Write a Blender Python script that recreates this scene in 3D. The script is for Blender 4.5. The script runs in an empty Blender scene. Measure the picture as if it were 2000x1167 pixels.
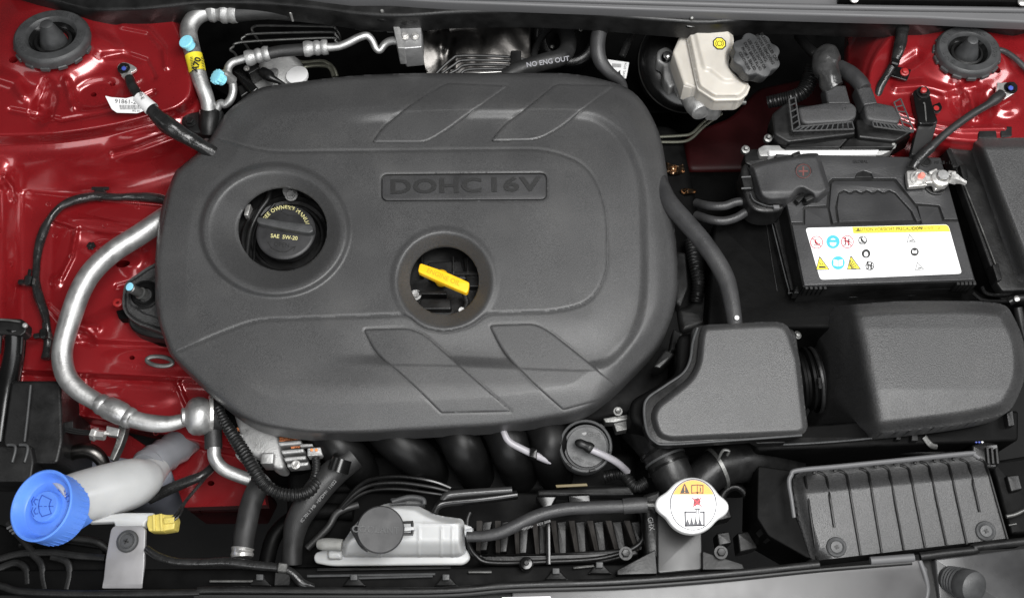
import bpy, bmesh, math, random
import numpy as np
from mathutils import Vector, Matrix
from mathutils.geometry import tessellate_polygon
random.seed(7)
rad = math.radians
S_ = bpy.context.scene
col = S_.collection
# ------------------------------------------------------------------ camera, world, lamps, exposure
Z0 = 0.80            # height of the engine cover's top above the bay floor (m)
TH = rad(22.0)       # camera tilt away from straight down, towards the firewall
D = 1.54
F = 2200.0           # focal length in photograph pixels (photograph 2000 x 1167)
CAM = np.array([0.0, -D*math.sin(TH), Z0 + D*math.cos(TH)])
FW = np.array([0, math.sin(TH), -math.cos(TH)]); UP = np.array([0, math.cos(TH), math.sin(TH)])
cd = bpy.data.cameras.new('camera'); cam = bpy.data.objects.new('camera', cd); col.objects.link(cam)
cam.location = CAM; cam.rotation_euler = (TH, 0, 0)
cd.sensor_width = 36; cd.lens = F/2000*36; cd.clip_start = 0.05; cd.clip_end = 50
S_.camera = cam
S_.view_settings.view_transform = 'Standard'; S_.view_settings.look = 'None'
S_.view_settings.exposure = 0.0; S_.view_settings.gamma = 1.0
w = bpy.data.worlds.new("World"); S_.world = w; w.use_nodes = True
w.node_tree.nodes['Background'].inputs[0].default_value = (0.95, 0.97, 1.0, 1)
w.node_tree.nodes['Background'].inputs[1].default_value = 0.04
def lamp(name, loc, target, sx, sy, energy, color=(1, 1, 1)):
    ld = bpy.data.lights.new(name, 'AREA'); ld.shape = 'RECTANGLE'; ld.size = sx; ld.size_y = sy
    ld.energy = energy; ld.color = color
    o = bpy.data.objects.new(name, ld); col.objects.link(o); o.location = loc
    o.rotation_euler = (Vector(target)-Vector(loc)).to_track_quat('-Z', 'Y').to_euler()
lamp('overhead_softbox', (0.5, -0.35, Z0+2.2), (0.0, 0.0, Z0), 1.5, 0.9, 80, (1, 0.995, 0.985))
lamp('front_softbox', (-0.1, -2.0, Z0+1.5), (0, 0, Z0), 2.4, 1.1, 33, (0.98, 0.99, 1))
lamp('side_softbox', (2.0, 0.15, Z0+1.5), (0.2, 0, Z0), 0.6, 1.0, 20, (1, 1, 1))
lamp('left_softbox', (-2.0, 0.1, Z0+1.6), (-0.3, 0, Z0), 0.5, 1.0, 3, (1, 1, 1))

# ------------------------------------------------------------------ measuring: photograph pixel + height (mm above cover top) -> place
def Pn(px, py, h):
    px = np.asarray(px, float); py = np.asarray(py, float); h = np.asarray(h, float)
    a = (px-1000)/F; b = (583.5-py)/F
    dz = FW[2] + b*UP[2]; dy = FW[1] + b*UP[1]
    t = (Z0 + h/1000 - CAM[2])/dz
    return np.stack([CAM[0]+t*a, CAM[1]+t*dy, CAM[2]+t*dz], -1)
def P(px, py, h): return Vector(Pn(px, py, h))
def SC(px, py, h):   # metres per pixel there
    b = (583.5-py)/F
    return (Z0 + h/1000 - CAM[2])/(FW[2]+b*UP[2])/F
# ------------------------------------------------------------------ materials
MATS = {}
def mat(name, c, rough=0.5, metal=0.0, bump=None, coat=0.0, sss=0.0, var=0.0, vscale=60, flake=0, grime=0, spec=0.5, dust=0):
    if name in MATS: return MATS[name]
    m = bpy.data.materials.new(name); m.use_nodes = True; nt = m.node_tree; N = nt.nodes; L = nt.links
    b = N['Principled BSDF']
    b.inputs['Base Color'].default_value = (*c, 1); b.inputs['Roughness'].default_value = rough
    b.inputs['Metallic'].default_value = metal; b.inputs['Coat Weight'].default_value = coat
    b.inputs['Coat Roughness'].default_value = 0.11
    b.inputs['Specular IOR Level'].default_value = spec
    if sss:
        b.inputs['Subsurface Weight'].default_value = sss; b.inputs['Subsurface Radius'].default_value = (0.02, 0.018, 0.014)
        b.inputs['Subsurface Scale'].default_value = 0.5
    tc = N.new('ShaderNodeTexCoord')
    if var or grime:
        nz = N.new('ShaderNodeTexNoise'); nz.inputs['Scale'].default_value = vscale; nz.inputs['Detail'].default_value = 6
        L.new(tc.outputs['Object'], nz.inputs['Vector'])
        mp = N.new('ShaderNodeMapRange'); mp.inputs[1].default_value = 0.3; mp.inputs[2].default_value = 0.7
        mp.inputs[3].default_value = 1-var; mp.inputs[4].default_value = 1+var
        L.new(nz.outputs['Fac'], mp.inputs[0])
        mx = N.new('ShaderNodeVectorMath'); mx.operation = 'SCALE'; mx.inputs[0].default_value = c
        L.new(mp.outputs[0], mx.inputs['Scale'])
        last = mx.outputs[0]
        if flake:
            n2 = N.new('ShaderNodeTexNoise'); n2.inputs['Scale'].default_value = flake; n2.inputs['Detail'].default_value = 1
            L.new(tc.outputs['Object'], n2.inputs['Vector'])
            m2 = N.new('ShaderNodeMapRange'); m2.inputs[1].default_value = 0.35; m2.inputs[2].default_value = 0.65
            m2.inputs[3].default_value = 0.68; m2.inputs[4].default_value = 1.32; L.new(n2.outputs['Fac'], m2.inputs[0])
            s2 = N.new('ShaderNodeVectorMath'); s2.operation = 'SCALE'; L.new(last, s2.inputs[0]); L.new(m2.outputs[0], s2.inputs['Scale'])
            last = s2.outputs[0]
        if dust:
            n3 = N.new('ShaderNodeTexNoise'); n3.inputs['Scale'].default_value = 330; n3.inputs['Detail'].default_value = 0
            L.new(tc.outputs['Object'], n3.inputs['Vector'])
            n4 = N.new('ShaderNodeTexNoise'); n4.inputs['Scale'].default_value = 16; n4.inputs['Detail'].default_value = 5
            L.new(tc.outputs['Object'], n4.inputs['Vector'])
            m3 = N.new('ShaderNodeMapRange'); m3.inputs[1].default_value = 0.755; m3.inputs[2].default_value = 0.80; m3.inputs[4].default_value = dust
            L.new(n3.outputs['Fac'], m3.inputs[0])
            m4 = N.new('ShaderNodeMapRange'); m4.inputs[1].default_value = 0.5; m4.inputs[2].default_value = 0.75; m4.inputs[4].default_value = dust*0.12
            L.new(n4.outputs['Fac'], m4.inputs[0])
            ad = N.new('ShaderNodeMath'); ad.operation = 'MULTIPLY_ADD'; L.new(m3.outputs[0], ad.inputs[0]); ad.inputs[1].default_value = 0.0; L.new(m4.outputs[0], ad.inputs[2])
            mm = N.new('ShaderNodeMix'); mm.data_type = 'RGBA'; L.new(ad.outputs[0], mm.inputs[0]); L.new(last, mm.inputs[6]); mm.inputs[7].default_value = (.32, .31, .29, 1)
            last = mm.outputs[2]
        L.new(last, b.inputs['Base Color'])
        mr = N.new('ShaderNodeMapRange'); mr.inputs[1].default_value = 0.3; mr.inputs[2].default_value = 0.7; mr.inputs[3].default_value = max(0.02, rough*0.78); mr.inputs[4].default_value = min(1, rough*1.22)
        L.new(nz.outputs['Fac'], mr.inputs[0]); L.new(mr.outputs[0], b.inputs['Roughness'])
    if bump:
        nb = N.new('ShaderNodeTexNoise'); nb.inputs['Scale'].default_value = bump[0]; nb.inputs['Detail'].default_value = bump[2] if len(bump) > 2 else 2
        L.new(tc.outputs['Object'], nb.inputs['Vector'])
        bp = N.new('ShaderNodeBump'); bp.inputs['Strength'].default_value = bump[1]; bp.inputs['Distance'].default_value = 0.001
        L.new(nb.outputs['Fac'], bp.inputs['Height']); L.new(bp.outputs[0], b.inputs['Normal'])
    MATS[name] = m
    return m
plastic = mat('grained_black_plastic', (0.047, 0.047, 0.0475), 0.40, dust=.3, bump=(900, 0.32, 2), var=0.08, vscale=9, flake=1000)
plastic2 = mat('dark_grained_plastic', (0.033, 0.033, 0.034), 0.46, dust=.2, bump=(800, 0.3, 2), var=0.12, vscale=20, flake=900)
coarse = mat('coarse_black_plastic', (0.041, 0.041, 0.0415), 0.44, dust=.3, bump=(650, 0.5, 3), var=0.08, vscale=10, flake=650)
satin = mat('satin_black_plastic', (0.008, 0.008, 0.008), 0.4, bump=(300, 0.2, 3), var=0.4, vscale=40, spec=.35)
dark = mat('deep_shade_black', (0.0025, 0.0025, 0.0025), 0.55, var=0.4, vscale=30, spec=0.08, bump=(90, .3, 4))  # near black, hardly any gloss: shade of the deep gaps put into the colour
gloss = mat('gloss_black_paint', (0.005, 0.005, 0.005), 0.22, var=0.3, vscale=20, bump=(40,.1,3), spec=.45)
rubber = mat('black_rubber', (0.018, 0.018, 0.018), 0.5, bump=(700, 0.3, 3), var=0.2, vscale=50)
rubberg = mat('grey_black_rubber', (0.043, 0.044, 0.045), 0.5, bump=(600, 0.3, 3), var=0.2, vscale=60)
hose = mat('hose_rubber', (0.031, 0.031, 0.032), 0.45, dust=.2, bump=(500, 0.35, 3), var=0.2, vscale=50)
tape = mat('black_tape', (0.014, 0.014, 0.014), 0.28, bump=(110, 1.0, 4), var=0.3, vscale=60)
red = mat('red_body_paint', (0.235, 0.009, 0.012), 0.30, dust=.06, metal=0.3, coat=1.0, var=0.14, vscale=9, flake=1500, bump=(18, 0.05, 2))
redd = mat('shaded_red_paint', (0.022, 0.001, 0.0015), 0.5, var=0.5, vscale=12, spec=.2)  # body red with the shade low in the bay darkened into its colour
alu = mat('drawn_aluminium', (0.42, 0.42, 0.415), 0.46, metal=0.85, bump=(260, 0.3, 5), var=0.16, vscale=50)
cast = mat('cast_aluminium', (0.40, 0.40, 0.395), 0.52, metal=0.7, bump=(500, 0.6, 4), var=0.15, vscale=80)
steel = mat('bright_zinc', (0.68, 0.67, 0.65), 0.36, metal=0.8, bump=(200, 0.1, 3), var=0.12, vscale=150)
dsteel = mat('dull_steel', (0.16, 0.16, 0.155), 0.45, metal=0.8, bump=(300, 0.3, 4), var=0.25, vscale=70)
foil = mat('heat_shield_foil', (0.11, 0.105, 0.10), 0.34, metal=1.0, bump=(45, 0.9, 5), var=0.3, vscale=30)
tank = mat('milky_plastic', (0.43, 0.435, 0.435), 0.38, sss=0.3, bump=(200, 0.08, 3), var=0.06, vscale=25)
tank2 = mat('ivory_plastic', (0.52, 0.49, 0.44), 0.35, sss=0.35, bump=(200, 0.06, 3), var=0.08, vscale=25)
white = mat('white_print', (0.82, 0.82, 0.82), 0.4)
papr = mat('white_label', (0.76, 0.76, 0.76), 0.45, var=0.03, vscale=40)
black = mat('black_print', (0.012, 0.012, 0.012), 0.5)
grey = mat('grey_print', (0.28, 0.28, 0.28), 0.5)
redp = mat('red_print', (0.62, 0.03, 0.05), 0.45)
bluep = mat('blue_print', (0.06, 0.42, 0.68), 0.45)
yelp = mat('yellow_print', (0.85, 0.72, 0.06), 0.45)
oran = mat('orange_print', (0.85, 0.36, 0.05), 0.45)
yell = mat('yellow_plastic', (0.90, 0.50, 0.015), 0.35, sss=0.1, var=0.05, vscale=60)
blue = mat('blue_plastic', (0.10, 0.245, 0.76), 0.38, sss=0.15, var=0.06, vscale=30)
cyan = mat('pale_blue_plastic', (0.28, 0.72, 0.88), 0.4, sss=0.1, var=0.05, vscale=200)
tan = mat('tan_plastic', (0.52, 0.42, 0.10), 0.45, sss=0.1, var=0.1, vscale=150)
copper = mat('copper_wire', (0.6, 0.22, 0.10), 0.35, metal=1.0, bump=(1500, 0.8, 2), var=0.4, vscale=300)
tagy = mat('yellow_tape', (0.75, 0.62, 0.03), 0.4, var=0.08, vscale=200)
greyp = mat('grey_paint', (0.095, 0.095, 0.098), 0.5, bump=(60, 0.1, 3), var=0.04, vscale=8)
platem = mat('satin_grey_plate', (0.062, 0.061, 0.062), 0.36, dust=.3, bump=(30, 0.12, 3), var=0.12, vscale=14)
hosegrey = mat('grey_vinyl_hose', (0.30, 0.29, 0.31), 0.38, sss=0.1, var=0.08, vscale=60)
capblack = mat('black_cap_plastic', (0.022, 0.022, 0.023), 0.46, bump=(900, 0.1, 2), var=0.15, vscale=50)
silverb = mat('silver_bracket', (0.26, 0.255, 0.26), 0.4, metal=0.3, bump=(60, 0.2, 3), var=0.1, vscale=25)
redw = mat('red_thread_paint', (0.30, 0.015, 0.015), 0.4)
bluew = mat('blue_wire', (0.05, 0.08, 0.36), 0.4)
# ------------------------------------------------------------------ outline helpers (pixel space)
def cr(pts, closed=True, n=6):
    pts = [np.array(p, float) for p in pts]; N = len(pts); out = []
    rng = range(N) if closed else range(N-1)
    for i in rng:
        if closed: a, b, c, d = pts[i-1], pts[i], pts[(i+1) % N], pts[(i+2) % N]
        else: a, b, c, d = pts[max(i-1, 0)], pts[i], pts[i+1], pts[min(i+2, N-1)]
        for k in range(n):
            t = k/n
            out.append(0.5*((2*b)+(-a+c)*t+(2*a-5*b+4*c-d)*t*t+(-a+3*b-3*c+d)*t**3))
    if not closed: out.append(pts[-1])
    return out
def rp(pts, r, n=5):
    """round the corners of a polygon; r one radius or one per corner"""
    N = len(pts); out = []
    for i in range(N):
        p = np.array(pts[i][:2], float); a = np.array(pts[i-1][:2], float); b = np.array(pts[(i+1) % N][:2], float)
        rr = r[i] if isinstance(r, (list, tuple)) else r
        u = a-p; v = b-p; lu = np.linalg.norm(u); lv = np.linalg.norm(v); u /= lu; v /= lv
        k = min(rr, lu*0.48, lv*0.48)
        if k < 0.2: out.append(p); continue
        for j in range(n+1):
            t = j/n
            out.append((1-t)**2*(p+u*k)+2*t*(1-t)*p+t*t*(p+v*k))
    return out
def ell(cx, cy, rx, ry=None, n=48, rot=0, a0=0, a1=360):
    ry = rx if ry is None else ry; c, s = math.cos(rad(rot)), math.sin(rad(rot)); out = []
    m = n if a1-a0 == 360 else n+1
    for i in range(m):
        a = rad(a0+(a1-a0)*i/n); x = rx*math.cos(a); y = ry*math.sin(a)
        out.append(np.array([cx+x*c-y*s, cy+x*s+y*c]))
    return out
def xy(px, py, poly):
    """signed distance (px), negative inside"""
    X = np.asarray(px, float); Y = np.asarray(py, float)
    d = np.full(X.shape, 1e9); ins = np.zeros(X.shape, bool)
    n = len(poly)
    for i in range(n):
        x0, y0 = poly[i]; x1, y1 = poly[(i+1) % n]
        ex, ey = x1-x0, y1-y0; l = ex*ex+ey*ey
        if l < 1e-9: continue
        t = np.clip(((X-x0)*ex+(Y-y0)*ey)/l, 0, 1)
        dd = (X-x0-t*ex)**2+(Y-y0-t*ey)**2
        d = np.minimum(d, dd)
        if abs(ey) > 1e-9:
            c = ((y0 > Y) != (y1 > Y)) & (X < ex*(Y-y0)/ey+x0)
            ins ^= c
    d = np.sqrt(d)
    return np.where(ins, -d, d)
def dseg(px, py, pts):
    d = np.full(np.shape(px), 1e9)
    for i in range(len(pts)-1):
        x0, y0 = pts[i][:2]; x1, y1 = pts[i+1][:2]; ex, ey = x1-x0, y1-y0; l = ex*ex+ey*ey+1e-9
        t = np.clip(((px-x0)*ex+(py-y0)*ey)/l, 0, 1)
        d = np.minimum(d, (px-x0-t*ex)**2+(py-y0-t*ey)**2)
    return np.sqrt(d)
def ss(a, b, x):
    t = np.clip((np.asarray(x, float)-a)/(b-a), 0, 1); return t*t*(3-2*t)
def H(h, x, y): return h(np.asarray(x, float), np.asarray(y, float)) if callable(h) else h
# ------------------------------------------------------------------ things
def tagp(o, label=None, cat=None, group=None, kind=None):
    if label: o['label'] = label
    if cat: o['category'] = cat
    if group: o['group'] = group
    if kind: o['kind'] = kind
    return o
def thing(name, label, cat, px, py, h, group=None):
    o = bpy.data.objects.new(name, None); col.objects.link(o); o.location = P(px, py, h)
    o.empty_display_size = 0.02
    return tagp(o, label, cat, group)
def worldloc(o):
    v = Vector((0, 0, 0))
    while o is not None: v = v + Vector(o.location); o = o.parent
    return v
class MB:
    def __init__(s): s.v = []; s.f = []
    def add(s, vs, fs):
        n = len(s.v); s.v.extend([tuple(map(float, v)) for v in vs]); s.f.extend([tuple(n+i for i in f) for f in fs]); return s
    def build(s, name, m, parent=None, smooth=35, label=None, cat=None, group=None, kind=None, origin=None):
        me = bpy.data.meshes.new(name)
        if parent is not None: off = worldloc(parent)
        else: off = Vector(origin) if origin is not None else Vector(np.mean(np.array(s.v), 0))
        V = np.array(s.v)-np.array(off)
        me.from_pydata(V.tolist(), [], s.f); me.validate()
        if getattr(s, 'clean', 0):
            bm = bmesh.new(); bm.from_mesh(me); bmesh.ops.remove_doubles(bm, verts=bm.verts, dist=3e-6); bm.to_mesh(me); bm.free()
        me.materials.append(m)
        o = bpy.data.objects.new(name, me); col.objects.link(o)
        if parent is not None: o.parent = parent
        else: o.location = off
        if smooth:
            me.shade_smooth(); me.set_sharp_from_angle(angle=rad(smooth))
        return tagp(o, label, cat, group, kind)
    # --- shapes
    def tube(s, pts, r, seg=14, n=7, corr=None, caps=True, flat=1.0, world=False, lin=False, jit=0):
        """pts (px,py,h[,r px]) -> round tube along a smooth curve"""
        Q = []
        for p in pts:
            rr = p[3] if len(p) > 3 else r
            if world: Q.append(np.array([*p[:3], rr]))
            else: Q.append(np.array([*Pn(p[0], p[1], p[2]), rr*SC(p[0], p[1], p[2])]))
        if corr: n = max(n, corr[2] if len(corr) > 2 else 30)
        C = [q for q in Q] if lin else cr(Q, False, n)
        C = np.array(C); pos = C[:, :3]; R = C[:, 3].copy()
        tan_ = np.gradient(pos, axis=0); tan_ /= np.linalg.norm(tan_, axis=1)[:, None]+1e-12
        L = np.concatenate([[0], np.cumsum(np.linalg.norm(np.diff(pos, axis=0), axis=1))])
        if corr:
            R = R*(1+corr[0]*np.sign(np.sin(L/corr[1]*2*math.pi))*np.abs(np.sin(L/corr[1]*2*math.pi))**0.6)
        up = np.array([0, 0, 1.0]); t0 = tan_[0]
        if abs(t0 @ up) > 0.95: up = np.array([1.0, 0, 0])
        u = np.cross(t0, up); u /= np.linalg.norm(u)
        vs = []; fs = []
        for i in range(len(pos)):
            t = tan_[i]; u = u-(u@t)*t; u /= np.linalg.norm(u); v = np.cross(t, u)
            for k in range(seg):
                a = 2*math.pi*k/seg
                jj = 1+jit*(math.sin(3*a+L[i]*110)+math.sin(5*a-L[i]*190+1)+math.sin(2*a+L[i]*260))/2.5 if jit else 1
                vs.append(pos[i]+R[i]*jj*(math.cos(a)*u+math.sin(a)*v*flat))
        for i in range(len(pos)-1):
            for k in range(seg):
                a = i*seg+k; b = i*seg+(k+1) % seg
                fs.append((a, b, b+seg, a+seg))
        if caps:
            fs.append(tuple(range(seg-1, -1, -1))); m0 = (len(pos)-1)*seg; fs.append(tuple(m0+k for k in range(seg)))
        return s.add(vs, fs)
    def lathe(s, c, prof, axis=(0, 0, 1), seg=40, mod=None, world=False, a0=0, cap=None):
        """c=(px,py,h); prof [(r px, dz px, mod weight)], local scale px at c"""
        if world: o = np.array(c[:3]); k = c[3]
        else: o = Pn(*c); k = SC(*c)
        ax = np.array(axis, float); ax /= np.linalg.norm(ax)
        u = np.cross(np.array([0, 1.0, 0.001]), ax); u /= np.linalg.norm(u); v = np.cross(ax, u)
        vs = []; fs = []
        for p in prof:
            mw = p[2] if len(p) > 2 else 0
            for j in range(seg):
                a = 2*math.pi*j/seg+a0; r = p[0]*(1+(mod(a)*mw if mod else 0))
                vs.append(o+k*(r*(math.cos(a)*u+math.sin(a)*v)+p[1]*ax))
        for i in range(len(prof)-1):
            for j in range(seg):
                a = i*seg+j; b = i*seg+(j+1) % seg
                fs.append((a, b, b+seg, a+seg))
        if cap is None: cap = prof[-1][1] >= max(p[1] for p in prof)-1e-6
        if cap:
            m0 = (len(prof)-1)*seg; fs.append(tuple(m0+j for j in range(seg)))
        return s.add(vs, fs)
    def prism(s, poly, ht, hb, bev=1.5, draft=0.0, nb=3, bottom=False):
        """outline (pixels) at its top height, rounded top edge, sides going straight down (draft: outward mm at the bottom)"""
        s.clean = 1; A = np.array(poly, float)[:, :2]
        h = H(ht, A[:, 0], A[:, 1]); W = Pn(A[:, 0], A[:, 1], np.broadcast_to(h, (len(A),)))
        ar = 0.5*np.sum(W[:, 0]*np.roll(W[:, 1], -1)-np.roll(W[:, 0], -1)*W[:, 1])
        if ar < 0: W = W[::-1].copy(); A = A[::-1]
        e = np.roll(W, -1, 0)[:, :2]-W[:, :2]; l = np.linalg.norm(e, axis=1)[:, None]+1e-12; e /= l
        nr = np.stack([e[:, 1], -e[:, 0]], 1); m = nr+np.roll(nr, 1, 0)
        m /= np.linalg.norm(m, axis=1)[:, None]+1e-9
        cs = np.clip(np.sum(m*nr, 1), 0.5, 1)[:, None]; m = m/cs
        b = bev/1000; rings = []
        for k in range(nb+1):
            t = k/nb*math.pi/2
            R = W.copy(); R[:, :2] -= m*b*(1-math.sin(t)); R[:, 2] -= b*(1-math.cos(t))
            for _ in range(8):          # corners tighter than the rounding close up instead of crossing over
                e2 = np.roll(R, -1, 0)[:, :2]-R[:, :2]; bad = np.where(np.sum(e2*e, 1) < -1e-9)[0]
                if not len(bad): break
                for i_ in bad:
                    j_ = (i_+1) % len(R); mid = (R[i_]+R[j_])/2; R[i_] = mid; R[j_] = mid
            rings.append(R)
        R = W.copy(); hbv = H(hb, A[:, 0], A[:, 1]); R[:, 2] = Z0+np.asarray(hbv)/1000; R[:, :2] += m*draft/1000; rings.append(R)
        n = len(W); vs = np.concatenate(rings)
        tr = tessellate_polygon([[Vector((p[0], p[1], 0)) for p in W]]); fs = []
        for t3 in tr:
            q = W[list(t3)][:, :2]; a2 = (q[1, 0]-q[0, 0])*(q[2, 1]-q[0, 1])-(q[2, 0]-q[0, 0])*(q[1, 1]-q[0, 1])
            if abs(a2) > 1e-14: fs.append(tuple(t3) if a2 > 0 else tuple(t3[::-1]))
        for i in range(len(rings)-1):
            for k in range(n):
                a = i*n+k; c = i*n+(k+1) % n
                fs.append((a, a+n, c+n, c))
        if bottom: fs.append(tuple((len(rings)-1)*n+k for k in range(n-1, -1, -1)))
        return s.add(vs, fs)
    def box(s, c, sx, sy, sz, rot=None, bev=0.1):
        """c world centre, sizes m, rounded box"""
        o = np.array(c); M = np.array(rot) if rot is not None else np.eye(3); b = bev*min(sx, sy, sz)
        vs = []
        X = [(-sx/2, sx/2), (-sy/2, sy/2), (-sz/2, sz/2)]
        idx = {}
        for ix in (0, 1):
            for iy in (0, 1):
                for iz in (0, 1):
                    q = np.array([X[0][ix], X[1][iy], X[2][iz]]); sg = np.sign(q)
                    for ax in range(3):
                        p = q-sg*b; p[ax] = q[ax]; idx[(ix, iy, iz, ax)] = len(vs); vs.append(o+M@p)
        fs = []
        for ax in range(3):
            o1, o2 = [(1, 2), (0, 2), (0, 1)][ax]
            for sd in (0, 1):
                ring = []
                for (p, q) in ((0, 0), (1, 0), (1, 1), (0, 1)):
                    k = [0, 0, 0]; k[ax] = sd; k[o1] = p; k[o2] = q; ring.append(idx[(*k, ax)])
                flip = (sd == 0) ^ (ax == 1)
                fs.append(tuple(ring[::-1] if flip else ring))
        for ax in range(3):
            o1, o2 = [(1, 2), (0, 2), (0, 1)][ax]
            for p in (0, 1):
                for q in (0, 1):
                    k0 = [0, 0, 0]; k0[o1] = p; k0[o2] = q; k1 = list(k0); k1[ax] = 1
                    fs.append((idx[(*k0, o1)], idx[(*k1, o1)], idx[(*k1, o2)], idx[(*k0, o2)]))
        for ix in (0, 1):
            for iy in (0, 1):
                for iz in (0, 1): fs.append(tuple(idx[(ix, iy, iz, a)] for a in range(3)))
        return s.add(vs, fs)
    def pbox(s, px, py, h, wx, wy, wz, rot=0, bev=0.1, tilt=(0, 0)):
        k = SC(px, py, h); M = Matrix.Rotation(rad(-rot), 3, 'Z') @ Matrix.Rotation(rad(tilt[0]), 3, 'X') @ Matrix.Rotation(rad(tilt[1]), 3, 'Y')
        return s.box(P(px, py, h), wx*k, wy*k, wz*k, M, bev)
    def hex(s, px, py, h, r=9, hh=8, washer=1.5, axis=(0, 0, 1), stud=0):
        s.lathe((px, py, h), [(r*washer, 0), (r*washer, 1.2), (r*washer*0.97, 1.6)], axis, 24)
        s.lathe((px, py, h), [(r, 1.6), (r, 1.6+hh*0.85), (r*0.86, 1.6+hh), (r*0.5, 1.6+hh*0.93), ], axis, 6, cap=True)
        if stud: s.lathe((px, py, h), [(r*0.5, 1+hh*0.5), (r*0.5, hh+stud-1), (r*0.42, hh+stud)], axis, 14)
        return s
    def sheet(s, poly, h, up=0.4):
        """thin flat layer on a surface, 0.4 mm proud"""
        A = np.array(poly)[:, :2]; hh = np.asarray(H(h, A[:, 0], A[:, 1]), float)
        T = Pn(A[:, 0], A[:, 1], np.broadcast_to(hh+up, (len(A),))); B = T.copy(); B[:, 2] -= max(up*0.8, 0.1)/1000
        n = len(A); fs = [tuple(range(n-1, -1, -1))]+[(k, (k+1) % n, n+(k+1) % n, n+k) for k in range(n)]
        ar = 0.5*np.sum(T[:, 0]*np.roll(T[:, 1], -1)-np.roll(T[:, 0], -1)*T[:, 1])
        if ar > 0: fs = [f[::-1] for f in fs]
        return s.add(np.concatenate([T, B]), fs)
    def line(s, pts, wd, h, up=0.4, closed=False):
        """a printed or moulded line of width wd px lying on a surface"""
        A = [np.array(p[:2], float) for p in pts]; n = len(A)
        for i in range(n if closed else n-1):
            a, b = A[i], A[(i+1) % n]; d = b-a; l = np.linalg.norm(d)
            if l < 1e-6: continue
            d /= l; m = np.array([-d[1], d[0]])*wd/2; e = d*wd*0.3
            s.sheet([a-m-e, b-m+e, b+m+e, a+m-e], h, up)
        return s
    def hf(s, poly, hfun, step=3.0, holes=(), skirt=10):
        A = np.array(poly)[:, :2]; x0, y0 = A.min(0)-step; x1, y1 = A.max(0)+step
        X, Y = np.meshgrid(np.arange(x0, x1+step, step), np.arange(y0, y1+step, step)); sh = X.shape
        def sdf(x, y):
            d = xy(x, y, poly)
            for q in holes: d = np.maximum(d, -xy(x, y, q))
            return d
        x = X.ravel().copy(); y = Y.ravel().copy(); d = sdf(x, y)
        for it in range(2):
            near = np.abs(d) < 0.72*step if it == 0 else near
            xs = x[near]; ys = y[near]; e = 0.05
            d0 = sdf(xs, ys); gx = (sdf(xs+e, ys)-d0)/e; gy = (sdf(xs, ys+e)-d0)/e; g = np.hypot(gx, gy)+1e-6
            x[near] = xs-d0*gx/g; y[near] = ys-d0*gy/g
        ok = (d < 0) | near
        W = Pn(x, y, hfun(x, y))
        I = np.arange(x.size).reshape(sh); a = I[:-1, :-1].ravel(); b = I[:-1, 1:].ravel(); c = I[1:, 1:].ravel(); e_ = I[1:, :-1].ravel()
        Q = np.stack([a, e_, c, b], 1); k = ok[Q]; cnt = k.sum(1)
        # drop cells whose four corners all sit on the outline but whose centre lies outside
        nb_ = near[Q].all(1) & (cnt == 4); keep4 = cnt == 4
        if nb_.any():
            cx = x[Q[nb_]].mean(1); cy = y[Q[nb_]].mean(1); out = sdf(cx, cy) > 0.05*step
            ii = np.where(nb_)[0][out]; keep4[ii] = False
        F_ = [tuple(q) for q in Q[keep4].tolist()]
        for q, kk in zip(Q[cnt == 3].tolist(), k[cnt == 3].tolist()):
            t = tuple(v for v, z in zip(q, kk) if z)
            if not near[list(t)].all(): F_.append(t)
            else:
                if sdf(np.array([x[list(t)].mean()]), np.array([y[list(t)].mean()]))[0] < 0: F_.append(t)
        used = np.unique(np.concatenate([np.array(f) for f in F_])); mp = -np.ones(x.size, int); mp[used] = np.arange(used.size)
        V = W[used]; F_ = [tuple(int(mp[i]) for i in f) for f in F_]
        if skirt:
            ed = {}
            for f in F_:
                for i in range(len(f)):
                    p, q = f[i], f[(i+1) % len(f)]
                    if (q, p) in ed: del ed[(q, p)]
                    else: ed[(p, q)] = 1
            bv = {}; V = list(V)
            for (p, q) in ed:
                for z in (p, q):
                    if z not in bv:
                        bv[z] = len(V); t = V[z].copy(); t[2] -= skirt/1000; V.append(t)
            for (p, q) in ed: F_.append((q, p, bv[p], bv[q]))
        return s.add(V, F_)
_fc = {}
def textmesh(txt, bold=0.0, sp=1.0, ext=0.0):
    cu = bpy.data.curves.new('t', 'FONT'); cu.body = txt; cu.align_x = 'CENTER'; cu.align_y = 'CENTER'
    cu.size = 1; cu.offset = bold; cu.space_character = sp; cu.extrude = ext; cu.resolution_u = 3
    o = bpy.data.objects.new('t', cu); col.objects.link(o)
    dg = bpy.context.evaluated_depsgraph_get(); me = bpy.data.meshes.new_from_object(o.evaluated_get(dg))
    V = np.array([v.co[:] for v in me.vertices]); Fc = [tuple(p.vertices) for p in me.polygons]
    bpy.data.objects.remove(o); bpy.data.curves.remove(cu); bpy.data.meshes.remove(me)
    return V, Fc
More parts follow.
